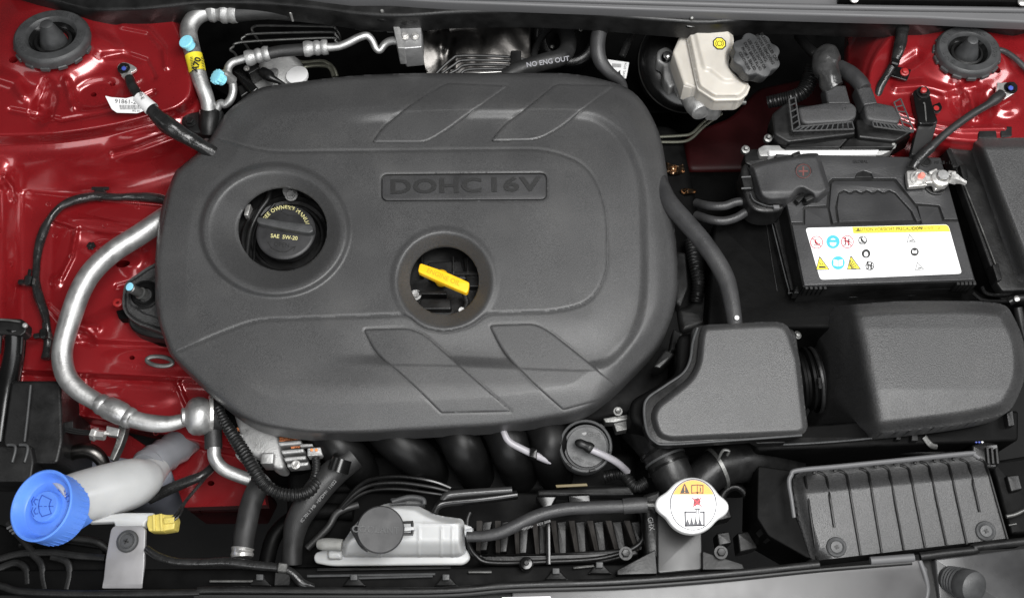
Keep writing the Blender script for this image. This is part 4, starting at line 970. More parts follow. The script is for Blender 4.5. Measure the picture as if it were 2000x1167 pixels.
gc2 = thing('battery_ground_cable', 'black cable from the battery clamp to a white terminal on the right red tower', 'cable', 1880, 240, 0)
b = MB(); b.prism(rp([(1949,163),(1966,160),(1984,166),(1984,180),(1962,194),(1944,186)], 4), 10, 6, .8, bottom=True); b.tube([(1958,180,10),(1950,188,10)], 9, flat=.6); b.prism(rp([(1948,160),(1956,162),(1954,170),(1947,168)], 1), 8, 3, .5); b.build('terminal', steel, gc2)
b = MB(); b.hex(1974,172,11,10,8,1.3); b.lathe((1974,172,11),[(6,6),(6,12),(5,13)],seg=14); b.build('bolt', satin, gc2)
b = MB(); b.lathe((1974,172,20.5), [(5.2,0),(4.5,1.6),(2,2)], seg=14); b.build('blue_paint_mark', bluew, gc2)
b = MB(); b.tube([(1956,184,11,10),(1944,194,13,11),(1930,204,14,8),(1900,222,14,7.6),(1870,243,14,7.6),(1846,262,14,7.6),(1826,280,14,8),(1815,291,14,8.6)], 8, seg=18); b.build('cable', rubber, gc2)
b = MB(); b.tube([(1818,288,14,10.5),(1804,300,13,10.5),(1790,316,11,10),(1783,328,8,10)], 10, seg=18); b.build('taped_end', tape, gc2)
t = thing('washer_hose', 'thin grey hose leaving the right strut cap towards the wing', 'hose', 1975, 115, 0)
b = MB(); b.tube([(1950,97,4),(1965,102,6),(1985,116,8),(2010,140,8),(2040,160,8)], 5.5, seg=12); b.build('hose', hose, t)
# ================================================================== BATTERY
bt_ = thing('battery', 'large black car battery with white warning label and folding handle', 'battery', 1700, 430, -90)
BH = lambda x, y: -12+0*x
obj('case', satin, bt_, 'prism', rp([(1514,300),(1838,307),(1906,549),(1568,560)], 3), -15, -180, 2, draft=-4)
ridge = [(1570,559),(1905,548)]
def pl(name, poly, r=1.5, dh=0, m=plastic2):
    return obj(name, m, bt_, 'prism', rp(poly, r), -12+dh, -16, 1.0)
batm = mat('battery_plastic', (0.030,0.030,0.031), .36, bump=(400,.2,3), var=.08, vscale=18)
pl('rear_lid', [(1515,301),(1837,308),(1871,428),(1845,428),(1835,401),(1788,397),(1749,348),(1706,348),(1702,338),(1687,333),(1673,338),(1669,348),(1626,348),(1619,354),(1614,401),(1568,404),(1569,434),(1545,434)], 2, 0, batm)
wav = [(1748-i*(110/22.0), 373.5+2.4*math.cos(i*math.pi*10/22)) for i in range(23)]
pl('handle', [(1630,353),(1746,353),(1791,407),(1799,430),(1791,433),(1781,412)]+[(x, y) for x, y in wav]+[(1631,404),(1635,434),(1627,436),(1620,406),(1624,357)], 1.2, .6, batm)
pl('handle_recess', [(x, y+3.5) for x, y in wav[::-1]]+[(1778,413),(1784,430),(1639,433),(1635,406)], 1, -.8, batm)
pl('front_lid', [(1547,438),(1572,438),(1572,407),(1616,405),(1623,439),(1801,437),(1792,401),(1832,404),(1841,432),(1872,432),(1903,546),(1571,557)], 2, 0, batm)
obj('thumb_notch', satin, bt_, 'prism', ell(1687,346,16,12,20,0,180,360), -14.5, -18, .5)
for i in range(5):
    obj('front_ridge', satin, bt_, 'prism', rp([(1572+i*9,556),(1578+i*9,556),(1580+i*9,564),(1573+i*9,564)], 2), -16, -40, 1)
    obj('front_ridge', satin, bt_, 'prism', rp([(1868+i*8,548-i*.3),(1874+i*8,548-i*.3),(1876+i*8,556),(1869+i*8,556)], 2), -16, -40, 1)
obj('base_flange', satin, bt_, 'prism', rp([(1556,556),(1892,548),(1900,563),(1550,572)], 3), -40, -60, 2)
LH = -12
LP_ = rp([(1573,445),(1852,438),(1879,534),(1602,546)], [7,8,7,7])
lbl = MB().sheet(LP_, LH, .5).build('warning_label', papr, bt_, smooth=0)
LZ = LH+.5
b = MB(); b.sheet(rp([(1664.5,443.4),(1851.5,439),(1855.5,452),(1667,455.5)], [0.1,7,.1,.1]), LZ, .3); b.build('yellow_band', yelp, lbl, smooth=0)
SK = 0.27   # the label leans with the battery
def L(x, y): return (x, y)
b = MB(); b.sheet([(1676,443.5),(1680.5,452),(1671.5,452.2)], LZ+.3, .3); text(b, 'CAUTION VORSICHT PRECAUCION', 1735, 447.5, LZ+.3, 9.6, -1.3, ext=.1, sx=.86, bold=.02); text(b, 'ВНИМАНИЕ', 1803, 445.8, LZ+.3, 9.2, -1.3, ext=.1, sx=.8); text(b, '! #', 1832, 444.8, LZ+.3, 8.5, -1.3, ext=.1); b.build('caution_print', mat('olive_print', (.16,.13,.02), .5), lbl, smooth=0)
def ringp(cx, cy, r, m, fill=None, slash=False):
    b = MB(); b.sheet(ell(cx,cy,r,r,28), LZ, .25); o = b.build('pictogram', m, lbl, smooth=0)
    if fill is not None: MB().sheet(ell(cx,cy,r-1.5,r-1.5,28), LZ+.25, .2).build('pictogram_field', fill, lbl, smooth=0)
    return o
Q = LZ+.5
def red_no(cx, cy, k, r=12.5, m=redp):
    ringp(cx, cy, r, m, papr)
    b = MB()
    if k == 0: b.line([(cx-6,cy+4),(cx+5,cy+5),(cx+7,cy+1)], 1.6, Q, .2); b.line([(cx-1,cy-6),(cx-3,cy),(cx+1,cy+3)], 2.2, Q, .2)
    if k == 1:
        b.line([(cx-4,cy-6),(cx-3,cy+5)], 2.4, Q, .2); b.line([(cx+3,cy-3),(cx+2,cy+7)], 2.4, Q, .2); b.line([(cx-8,cy-1),(cx,cy-2),(cx+8,cy+2)], 1.5, Q, .2); b.line([(cx-3,cy+5),(cx-7,cy+7)], 1.5, Q, .2)
        b.sheet(ell(cx-4,cy-7.5,1.8,1.8,10), Q, .2); b.sheet(ell(cx+3,cy-4.5,1.8,1.8,10), Q, .2)
    b.build('pictogram_figure', mat('dark_red_print', (.20,.03,.04), .5) if m is redp else black, lbl, smooth=0)
    b = MB(); b.line([(cx-r*.68,cy-r*.68),(cx+r*.68,cy+r*.68)], 1.4, Q+.25, .2); b.build('slash', m, lbl, smooth=0)
red_no(1595, 473, 0); red_no(1655, 472, 1)
ringp(1627, 472, 13, bluep)
b = MB(); b.sheet(ell(1627,473,6.5,8,20), Q-.2, .2); b.build('goggles_face', papr, lbl, smooth=0)
b = MB(); b.sheet(rp([(1619,468),(1635,468),(1635,473),(1619,473)],2), Q, .2); b.line([(1624,479),(1630,479)], 1.2, Q, .2); b.build('goggles', bluep, lbl, smooth=0)
ringp(1637, 513, 13, bluep)
b = MB(); b.sheet([(1628,506),(1636.3,508),(1636.3,520),(1628,518)], Q-.2, .2); b.sheet([(1637.7,508),(1646,506),(1646,518),(1637.7,520)], Q-.2, .2); b.build('book', papr, lbl, smooth=0)
for cx, cy, k in ((1607,515,0),(1668,514,1)):
    b = MB(); b.sheet([(cx-13.5,cy+12),(cx-7,cy-14),(cx-5,cy-14),(cx+13.5,cy+11.5)], LZ, .25); b.build('hazard_border', black, lbl, smooth=0)
    b = MB(); b.sheet([(cx-11.8,cy+10.6),(cx-6.2,cy-11.5),(cx-5.4,cy-11.5),(cx+11,cy+10.2)], LZ+.25, .2); b.build('hazard_field', yelp, lbl, smooth=0)
    b = MB()
    if k == 0: b.sheet(rp([(cx-8,cy+8),(cx-7,cy+4),(cx+5,cy+5),(cx+7,cy+8)],1), Q, .2); b.line([(cx-7,cy-2),(cx-3,cy+2)], 1.4, Q, .2); b.line([(cx-1,cy-1),(cx+1,cy+3)], 1.2, Q, .2)
    else:
        for a in (-80,-60,-38,-15,5): b.line([(cx-9+4*math.cos(rad(a)),cy+9+4*math.sin(rad(a))),(cx-9+13*math.cos(rad(a)),cy+9+15*math.sin(rad(a)))], 1.5, Q, .2)
    b.build('hazard_figure', black, lbl, smooth=0)
red_no(1685, 469, 0, 8.5, black); ringp(1691.5, 495, 8.5, black); red_no(1699, 519, 1, 8.5, black); ringp(1786.5, 491.5, 8, black)
b = MB(); b.sheet(ell(1691.5,496,4,5,14), Q-.2, .2); b.sheet([(1782,488),(1786,489),(1786,495),(1782,494)], Q-.2, .2); b.sheet([(1787,489),(1791,488),(1791,494),(1787,495)], Q-.2, .2); b.build('pictogram_mask', papr, lbl, smooth=0)
for cx, cy in ((1780,466),(1796,520)):
    b = MB(); b.line([(cx-8,cy+7),(cx-4,cy-8),(cx+8,cy+6)], 1.0, LZ, .2, True); b.line([(cx-3,cy+4),(cx+3,cy+3)], 2, LZ, .2); b.build('hazard_outline', black, lbl, smooth=0, kind='stuff')
b = MB(); random.seed(11)
for (x0, x1, y0, n) in ((1697,1757,462,4),(1704,1764,486,4),(1710,1772,510,4),(1795,1845,462,4),(1802,1852,488,4),(1808,1860,512,4)):
    for r_ in range(n):
        x = x0+1.4*r_; y = y0+5.2*r_
        while x < x1-random.random()*18:
            l = random.choice([2,4,5,7]); b.sheet([(x,y),(x+l,y-.02*l),(x+l+.3,y+.9),(x+.3,y+.95)], LZ, .15); x += l+random.choice([1.2,2,3])
for x in range(1722,1850,5): b.sheet([(x,534.5-(x-1722)*.03),(x+3.4,534.4-(x-1722)*.03),(x+4,537.5-(x-1722)*.03),(x+.4,537.6-(x-1722)*.03)], LZ, .15)
b.build('fine_print', mat('pale_print', (.5,.5,.5), .5), lbl, smooth=0, kind='stuff')
b = MB(); text(b, 'MF 68 - 12V', 1845, 318, -12, 9, 1, ext=.5, sx=.9); text(b, 'GLOBAL', 1680, 316, -12, 8, 1, ext=.5); b.build('moulded_text', satin, bt_, kind='stuff')
b = MB(); b.lathe((1808,317,-12), [(11,0),(11,1.6),(8,2),(8,.6),(1,.5)], seg=24); b.build('state_indicator', satin, bt_)
b = MB(); b.lathe((1826,362,-12), [(22,0),(22,4),(18,5),(12,3)], seg=32); b.lathe((1826,352,-8), [(13,0),(12,10)], seg=24); b.build('terminal_post', satin, bt_)
# clamp
cl = thing('battery_clamp', 'shiny zinc clamp with red tipped nut on the negative battery post', 'battery clamp', 1830, 348, 0)
b = MB(); b.prism(rp([(1771,333),(1798,330),(1812,338),(1811,362),(1775,365),(1772,352)], 3), 3, -5, 1.2, bottom=True); b.prism(rp([(1805,340),(1835,338),(1838,356),(1808,358)], 3), 6, -4, 2); b.build('clamp_plate', steel, cl)
b = MB(); b.lathe((1838,347,9), [(19,-14),(19,-4),(17,0),(12,1)], seg=28); b.build('collar', steel, cl)
b = MB(); b.lathe((1843,341,16), [(11.5,-12),(11.5,-2),(10.5,0),(1,.6)], seg=28); b.build('post', alu, cl)
b = MB(); b.prism(rp([(1822,358),(1840,356),(1840,368),(1826,371)], 3), 0, -6, 1.5); b.prism(rp([(1814,334),(1830,328),(1832,334),(1818,340)], 2), 6, -2, 1); b.prism(rp([(1852,332),(1868,334),(1868,342),(1852,342)], 2), 8, -2, 1); b.build('lug', steel, cl, kind='stuff')
b = MB(); b.hex(1793,348,4,11,8,1.4); b.build('nut', steel, cl)
b = MB(); b.lathe((1800,343,12), [(6.5,-6),(6,3),(5,5),(1,5.5)], (0.3,.1,1), 18); b.build('red_stud', mat('pink_paint', (.8,.25,.2), .4), cl)
b = MB(); b.tube([(1855,347,10,12),(1866,350,10,12),(1870,351,10,9),(1878,354,9,6),(1886,358,8,5)], 10, seg=6, lin=True); b.build('clamp_bolt', steel, cl)
# battery tray
tr = thing('battery_tray', 'black battery tray with a thin raised lip left of and in front of the battery', 'battery tray', 1600, 570, -120)
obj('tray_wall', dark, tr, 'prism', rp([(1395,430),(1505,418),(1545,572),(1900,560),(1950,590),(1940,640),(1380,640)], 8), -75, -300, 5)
b = MB(); b.tube([(1504,420,-62),(1520,485,-62),(1541,566,-62),(1548,571,-62),(1648,572,-62),(1657,579,-62),(1677,578,-62),(1685,571,-62),(1764,569,-62),(1774,576,-62),(1793,574,-62),(1801,567,-62),(1892,558,-62)], 1.3, seg=8, n=3); b.build('lip', rubberg, tr)
obj('inner_wall', satin, tr, 'prism', rp([(1508,420),(1520,418),(1556,562),(1545,568)], 2), -64, -200, 1)
b = MB(); b.tube([(1496,430,-74),(1506,500,-74),(1520,580,-76),(1528,630,-78)], 1.0, seg=6); b.build('mould_line', satin, tr)
# positive cover
pc = thing('positive_terminal_cover', 'black plastic cover with red plus sign over the positive battery post', 'terminal cover', 1540, 350, 10)
PCV = rp([(1463,323),(1500,311),(1545,303),(1580,299),(1597,299),(1602,306),(1621,368),(1619,374),(1600,393),(1586,393),(1584,382),(1566,372),(1560,374),(1552,386),(1542,394),(1500,397),(1482,388),(1474,360)], [6,20,20,4,4,4,6,4,6,4,4,6,4,6,8,16,12,10])
pcf = lambda x, y: 16-0.05*(x-1520)-13*ss(9,-1,-xy(x,y,PCV))-7*ss(1525,1470,x)-6*ss(372,392,y)
obj('lid', plastic2, pc, 'hf', PCV, pcf, 2.2, (), 18, smooth=60)
ph = float(pcf(np.array([1569.]), np.array([334.]))[0])
b = MB(); b.lathe((1569,334,ph), [(17,-1),(17,1.2),(15.6,2),(14.6,1),(1,.8)], seg=36, cap=False); b.build('plus_disc', plastic2, pc)
drr = mat('dull_red_relief', (.13,.04,.035), .5)
b = MB(); b.line(ell(1569,334,14,13.4,28), 1.3, ph+1.2, .3, True); b.build('plus_ring', drr, pc, smooth=0)
b = MB(); b.sheet([(1560,332.6),(1567.6,332.6),(1567.6,325),(1570.4,325),(1570.4,332.6),(1578,332.6),(1578,335.4),(1570.4,335.4),(1570.4,343),(1567.6,343),(1567.6,335.4),(1560,335.4)], ph+.7, .6); b.build('plus_sign', drr, pc, smooth=0)
obj('base', satin, pc, 'prism', cr([(1448,330),(1462,322),(1480,385),(1500,396),(1528,398),(1530,408),(1510,414),(1480,412),(1462,398),(1452,370)], n=3), -8, -50, 4)
b = MB(); b.tube([(1466,378,-3),(1474,392,-3),(1500,402,-3),(1522,402,-3)], 1.3, seg=6); b.build('base_lip', rubberg, pc)
b = MB(); b.prism(rp([(1448,345),(1468,344),(1472,368),(1454,371)], 2), 0, -12, 1); b.build('hinge', satin, pc)
for y in (346,368):
    b = MB(); b.tube([(1448,y,2),(1466,y-1,2)], 2.2, seg=8); b.build('hinge_pin', rubberg, pc)
b = MB(); b.prism(rp([(1570,384),(1592,376),(1593,386),(1576,394)], 3), 4, -10, 1.5); b.prism(rp([(1552,388),(1566,376),(1572,384),(1560,396)], 2), 0, -10, 1); b.build('latch', satin, pc, kind='stuff')
b = MB(); b.prism(rp([(1546,300),(1562,294),(1564,302),(1550,308)], 2), 8, -4, 1); b.build('rear_clip', satin, pc)
b = MB(); b.prism(rp([(1510,400),(1522,400),(1523,407),(1512,407)], 1), -2, -8, .6); b.build('tab', greyp, pc)
for i, pts in enumerate(([(1470,392,-30),(1440,394,-32),(1415,402,-34),(1385,402,-40),(1360,396,-60)], [(1462,410,-34),(1440,424,-36),(1415,431,-38),(1388,429,-42),(1360,420,-60)])):
    t = thing('starter_cable', ('upper' if i == 0 else 'lower')+' of two black cables leaving the positive terminal cover to the left', 'cable', pts[2][0], pts[2][1], -36, 'cables from the terminal cover')
    b = MB(); b.tube(pts, 8.5, seg=14); b.build('cable', hose, t)
# ================================================================== FUSE BOX
fb = thing('fuse_box', 'big grained black fuse box lid at the right edge beside the battery', 'fuse box', 1960, 400, -40)
FBP = rp([(1890,270),(2080,268),(2080,552),(1998,552),(1985,545)], [12,2,2,6,6])
fbf = lambda x, y: 18-22*ss(22,-4,-xy(x,y,FBP))-24*ss(30,-2,x-1890-0.39*(y-270))
obj('lid', coarse, fb, 'hf', FBP, fbf, 2.6, (), 45, smooth=60)
obj('lid_flange', satin, fb, 'prism', rp([(1850,284),(1890,268),(2080,264),(2080,565),(1958,568),(1944,548)], 6), -28, -46, 2)
obj('box_base', dark, fb, 'prism', rp([(1838,290),(1880,275),(2080,270),(2080,600),(1960,590),(1935,560)], 6), -48, -160, 3)
b = MB(); b.tube([(1884,362,-24),(1915,440,-24),(1944,516,-24)], 1.5, seg=6); b.build('seam_wire', dsteel, fb)
for p in ([(1848,292),(1858,290),(1872,325),(1862,328)], [(1874,322),(1886,320),(1892,348),(1882,352)], [(1938,516),(1950,514),(1958,545),(1948,548)]):
    obj('side_clip', satin, fb, 'prism', rp(p, 2), -18, -40, 1)
for i, p in enumerate(([(1918,560),(1925,572),(1945,576),(1975,572),(1978,562)], [(1900,572),(1920,586),(1960,588),(1996,584)])):
    b = MB(); b.tube([(x, y, -40) for x, y in p], 4, seg=10); b.build('front_loop', gloss, fb)
for p in ([(1912,252),(1946,252),(1948,270),(1910,270)], [(1953,246),(1982,246),(1990,268),(1955,268)]):
    obj('rear_latch', satin, fb, 'prism', rp(p, 3), -6, -30, 2)
t = thing('corner_clamp', 'ribbed black clamp with a bright screw at the right edge under the fuse box', 'clamp', 1990, 600, -50)
b = MB(); b.tube([(1970,590,-40),(1990,582,-36),(2020,584,-36)], 8).tube([(1988,600,-50),(1996,640,-60),(2010,690,-80)], 9); b.build('clamp', satin, t)
b = MB(); b.lathe((1985,584,-30), [(6,0),(6,4),(3,6)], seg=12); b.build('screw', steel, t)
# ================================================================== AIR FILTER HOUSING, RESONATOR
af = thing('air_filter_housing', 'wide coarse grained black air filter housing at the right edge below the battery', 'air filter housing', 1800, 720, -40)
AFP = cr([(1552,650),(1552,618),(1590,603),(1660,595),(1750,588),(1850,587),(1925,589),(1962,596),(1978,615),(1996,655),(2004,700),(2002,735),(1990,770),(1975,797),(1950,812),(1880,827),(1780,840),(1700,847),(1600,852),(1570,850),(1574,820),(1592,785),(1593,705),(1576,668)], n=5)
def aff(x, y):
    e = -xy(x,y,AFP)
    xl = 1668+0.20*(y-600)
    k_ = xl-x; h = 22-1.75*(np.sqrt(k_*k_+120)+k_)/2-26*ss(26,-3,e)-0.10*np.clip(y-760,0,200)-0.06*np.clip(640-y,0,80)
    h = h-10*ss(1975-0.0*y,2010,x)-6*ss(40,0,np.abs(x-1985))*ss(620,660,y)*0
    return h
obj('lid', coarse, af, 'hf', AFP, aff, 2.6, (), 30, smooth=60)
b = MB(); b.tube([(1470,862,-50),(1480,868,-50),(1560,866,-50),(1650,860,-50),(1720,853,-50),(1760,848,-50)], 2.2, seg=8); b.build('seam_lip', rubberg, af)
obj('lower_box', dark, af, 'prism', rp([(1465,850),(1560,830),(1990,800),(1990,860),(1480,880)], 8), -56, -200, 4)
parts('lid_clip', satin, af, [('prism', (rp(p, 2), -44, -70, 1)) for p in ([(1752,846),(1760,846),(1760,858),(1750,858)], [(1782,842),(1792,842),(1794,860),(1780,860)], [(1966,806),(1978,800),(1982,830),(1970,832)])])
b = MB(); b.tube([(1805,852,-52,6),(1818,868,-56,6),(1830,872,-60,5)], 6, flat=.4); b.build('hook', dsteel, af)
rz = thing('air_resonator_box', 'smooth black resonator box with stepped left edge in front of the battery', 'resonator box', 1430, 750, -30)
RB = rp([(1352,634),(1515,628),(1555,645),(1572,780),(1580,835),(1568,850),(1302,868),(1276,864),(1260,842),(1255,800),(1262,775),(1333,728),(1347,700)], [14,20,12,8,8,10,14,10,14,14,12,12,14])
RT = rp([(1372,634),(1512,627),(1537,632),(1548,655),(1562,700),(1573,800),(1577,836),(1570,846),(1560,849),(1310,861),(1286,854),(1275,832),(1271,808),(1280,788),(1345,738),(1361,708),(1366,655)], [14,10,14,16,10,8,6,6,6,14,14,12,12,20,24,16,14])
obj('flange', satin, rz, 'prism', RB, -6, -26, 2.5)
def rtf(x, y):
    e = -xy(x,y,RT); return 12-15*(1-ss(-3,11,e))-.02*(y-700)
obj('lid', plastic, rz, 'hf', RT, rtf, 2.3, (), 8, smooth=60)
b = MB(); b.tube([(p[0], p[1], -3) for p in [(1362,640),(1353,668),(1348,702),(1334,728),(1300,752),(1266,776),(1258,800),(1264,842),(1280,862),(1304,867),(1400,861),(1500,854),(1566,849)]], 2.6, seg=8); b.build('edge_bead', rubberg, rz)
obj('lower_body', dark, rz, 'prism', rp([(1325,650),(1500,640),(1560,660),(1560,840),(1280,850),(1230,820),(1232,780),(1320,730)], 14), -28, -180, 6)
obj('front_foot', satin, rz, 'prism', rp([(1465,858),(1530,854),(1535,864),(1480,866)], 3), -36, -50, 1.5)
du = thing('intake_duct', 'black ribbed rubber duct joining the resonator box and the filter housing', 'duct', 1580, 745, -60)
b = MB(); b.lathe((1554,742,-54), [(56,-20),(56,0),(60,4),(60,9),(54,12),(54,17),(62,21),(62,26),(55,30),(55,34),(58,38),(58,44)], (1,0.12,0.05), 56); b.build('bellows', dark, du)
b = MB(); b.lathe((1588,742,-54), [(64,-2),(66,0),(66,4),(64,6)], (1,0.12,0.05), 56); b.build('clamp_band', satin, du)
b = MB(); b.lathe((1556,655,-20), [(8,0),(8,4),(5,5),(5,8),(3,9)], (0.3,0,1), 16); b.build('clamp_screw', dsteel, du)
b = MB(); b.pbox(1601,748,-6,7,24,6,0,.2); b.build('buckle', gloss, du)
t = thing('breather_hose', 'long smooth black hose from the engine cover down to the resonator box', 'hose', 1380, 480, -10)
b = MB(); b.tube([(1285,350,-40,17),(1305,392,-24,17.5),(1335,428,-18,18),(1368,466,-14,18),(1397,506,-12,18),(1417,543,-12,18),(1428,585,-10,16.5),(1436,640,-10,15)], 17, seg=24, n=9); b.build('hose', hose, t)
b = MB(); b.lathe((1439,620,4), [(5,0),(4,2),(2,2.5)], seg=12); b.build('white_dot', white, t)
# clutter in the gap right of the cover
t = thing('gap_conduit', 'black corrugated conduit in the gap between engine cover and long hose', 'conduit', 1355, 530, -100)
b = MB(); b.tube([(1348,470,-110),(1356,510,-105),(1364,550,-105),(1360,590,-115)], 12, seg=16, corr=(.1,.005)); b.build('conduit', satin, t)
t = thing('throttle_body', 'dark grey cast housing in the shade right of the engine cover', 'throttle body', 1330, 520, -120)
b = MB(); b.prism(rp([(1318,490),(1340,492),(1345,560),(1330,600),(1318,590)], 5), -105, -160, 4); b.prism(rp([(1322,600),(1345,595),(1370,570),(1400,560),(1395,630),(1330,650)], 12), -120, -200, 8); b.build('housing', satin, t, kind='stuff')
b = MB(); b.prism(rp([(1316,640),(1335,650),(1325,680),(1306,690)], 4), -60, -90, 3); b.prism(rp([(1300,680),(1320,690),(1290,720),(1275,715)], 4), -60, -90, 3); b.build('elbow', satin, t, kind='stuff')
for x, y, lb in ((1320,330,'larger scrap of brown foil wrap in the dark gap right of the cover'), (1345,372,'smaller scrap of brown foil wrap in the dark gap right of the cover')):
    t = thing('foil_wrap', lb, 'foil', x, y, -150, 'brown foil scraps in the gap')
    FP = rp([(x-20,y-14),(x+4,y-6),(x+14,y-10),(x+18,y+6),(x-6,y+10),(x-20,y+4)] if x == 1320 else [(x-16,y-3),(x-6,y-5),(x+14,y-2),(x+16,y+4),(x-12,y+6)], 2)
    obj('foil', mat('brown_foil', (.25,.17,.11), .3, metal=1, bump=(80,1.2,4)), t, 'hf', FP, lambda u, v: -120+3*np.sin(u/3)+2*np.sin(v/2.2+u/5), 2, (), 4)
# ================================================================== INTAKE SCOOP
sc = thing('intake_scoop', 'ribbed black air intake scoop with two push pins at the lower right', 'air intake', 1750, 990, -60)
SP = rp([(1546,937),(1560,921),(1900,889),(1921,897),(1932,925),(1969,1050),(1600,1093),(1584,1091),(1560,1010)], [10,14,14,10,8,4,4,6,6])
def scf(x, y):
    yt = 934-0.094*(x-1546)
    return -22-20*ss(34,-3,y-yt)-0.05*(y-930)-16*ss(26,-2,-xy(x,y,SP))*ss(1600,1560,x-0.18*(y-930))
obj('shell', coarse, sc, 'hf', SP, scf, 2.5, (), 60, smooth=60)
RB_ = [((215,430),(290,940)),((345,452),(390,750)),((465,442),(545,915)),((593,430),(670,900)),((713,412),(800,885)),((833,410),(925,870)),((950,392),(1050,855)),((1068,385),(1170,850)),((1183,376),(1245,660)),((1282,370),(1410,820))]
for i, (a, c) in enumerate(RB_):
    a = (1500+a[0]/3.016, 780+a[1]/3.016); c = (1500+c[0]/3.016, 780+c[1]/3.016)
    pts = [(a[0]-18, a[1]-9), (a[0]-7, a[1]-5), (a[0]-1, a[1]+1), (a[0]+1, a[1]+8)]+[(a[0]+(c[0]-a[0])*k, a[1]+(c[1]-a[1])*k) for k in (.15,.4,.7,1)]
    if i == 0: pts = pts[3:]
    q = [(x, y, float(scf(np.array([x]), np.array([y]))[0])+.6) for x, y in pts]
    b = MB(); b.tube(q, 2.7, seg=8, n=5); b.build('rib', satin, sc)
b = MB(); b.tube([(x, y, -22, r) for x, y, r in [(1551,1010,4),(1546,975,4),(1541,942,4.4),(1545,928,4.6),(1557,918,4.8),(1640,910,5),(1750,899,5),(1890,885,5),(1902,887,4.6),(1913,894,4)]], 5, seg=10, n=5); b.build('edge_lip', greyp, sc)
for (x, y) in ((1590,917),(1630,913),(1709,905),(1748,901),(1787,898),(1825,894),(1862,890)):
    b = MB(); b.pbox(x, y+5, -28, 6, 7, 6, 5, .2); b.build('lip_notch', satin, sc)
obj('side_housing', dark, sc, 'prism', rp([(1480,908),(1548,918),(1556,1012),(1598,1088),(1578,1090),(1500,1045),(1478,1010)], 6), -48, -150, 2)  # side in shade: its darkness is painted by the near-black colour
obj('side_vane', satin, sc, 'prism', rp([(1484,1030),(1575,1062),(1582,1090),(1500,1050)], 4), -58, -90, 3)
for x, y, lb in ((1633,1067,'left'), (1925,1036,'right')):
    t = thing('push_pin', lb+' of two round black push pins on the ribbed intake scoop', 'push pin', x, y, -30, 'push pins on the scoop')
    h = float(scf(np.array([x]), np.array([y]))[0])
    b = MB(); b.lathe((x+1,y,h+4), [(19,-5),(19.5,-3),(18,-.6),(15,.6),(12.5,-.6),(12,-1)], (-.1,-.1,1), 36); b.build('rim', rubberg, t)
    b = MB(); b.lathe((x+1,y,h+3), [(12.2,-4),(12,0),(11,1.2),(.5,1.4)], (-.1,-.1,1), 36, cap=False); b.build('head', rubberg, t)
    b = MB(); b.pbox(x+2,y,h+5.1,9,2.4,1.2,20,.1); b.build('cross_slot', black, t, kind='stuff')
    b = MB(); b.pbox(x+2,y,h+5.2,2.4,9,1.2,20,.1); b.build('cross_slot', black, t, kind='stuff')
t = thing('headlamp_plug', 'black plug with blue and white wires at the right edge beside the scoop', 'plug', 1905, 870, -70)
b = MB(); b.prism(rp([(1898,868),(1925,860),(1950,865),(1955,900),(1945,915),(1922,912),(1900,890)], 4), -60, -100, 3); b.build('body', gloss, t)
parts('plug_rib', satin, t, [('prism', (rp([(1926+i*9,872+i),(1931+i*9,872+i),(1934+i*9,905),(1929+i*9,905)], 1), -54, -70, .8)) for i in range(3)])
for i, m in enumerate((bluew, bluew, white)):
    b = MB(); b.tube([(1886+4*i,848,-66),(1896+6*i,854,-60),(1908+6*i,864,-58)], 2, seg=8); b.build('wire', m, t)
b = MB(); b.tube([(1870,838,-80,9),(1882,845,-74,9),(1890,852,-68,8)], 8); b.build('wire_boot', rubberg, t)
t = thing('headlamp_housing', 'dark headlamp housing in shadow at the far right edge', 'headlamp housing', 1980, 950, -100)
obj('body', dark, t, 'prism', rp([(1935,900),(2060,880),(2060,1040),(1975,1045)], 8), -80, -200, 5)
b = MB(); b.prism(rp([(1966,928),(1990,925),(1998,955),(1975,960)], 4), -70, -90, 2); b.build('knuckle', satin, t)
b = MB(); b.tube([(1965,1008,-60),(1985,1003,-60),(2010,990,-60)], 4).tube([(1970,1025,-60),(1985,1022,-60)], 2); b.build('rod', dsteel, t, kind='stuff')
# ================================================================== RADIATOR CAP, NECK
rn = thing('radiator_filler_neck', 'black radiator filler neck and top tank corner under the white cap', 'filler neck', 1340, 1060, -60)
obj('column', mat('neck_plastic', (.022,.022,.022), .35, var=.1, vscale=15), rn, 'prism', rp([(1284,1000),(1370,1030),(1372,1112),(1284,1120)], 8), -58, -160, 2)
for p in ([(1372,1075),(1450,1100),(1455,1112),(1372,1112)], [(1205,1112),(1280,1072),(1284,1120),(1205,1122)]):
    obj('gusset', satin, rn, 'prism', rp(p, 3), -50, -90, 1.2)
obj('side_tank', satin, rn, 'prism', rp([(1256,965),(1290,955),(1292,1090),(1262,1095)], 6), -66, -160, 5)
b = MB(); text(b, 'GHX', 1271, 1022, -66, 15, 80, ext=.3, sx=.8); b.build('stencil', grey, rn)
b = MB(); b.lathe((1350,1000,-70), [(44,-20),(44,0),(48,4),(48,10),(40,14)], seg=48); b.build('neck_ring', gloss, rn)
for (x, y) in ((1408,1078),(1222,1080)):
    b = MB(); b.hex(x, y, -44, 8.5, 7, 1.6); b.build('bolt', satin, rn)
rc_ = thing('radiator_cap', 'white two-eared radiator cap with orange warning band and hand pictogram', 'radiator cap', 1352, 986, -20)
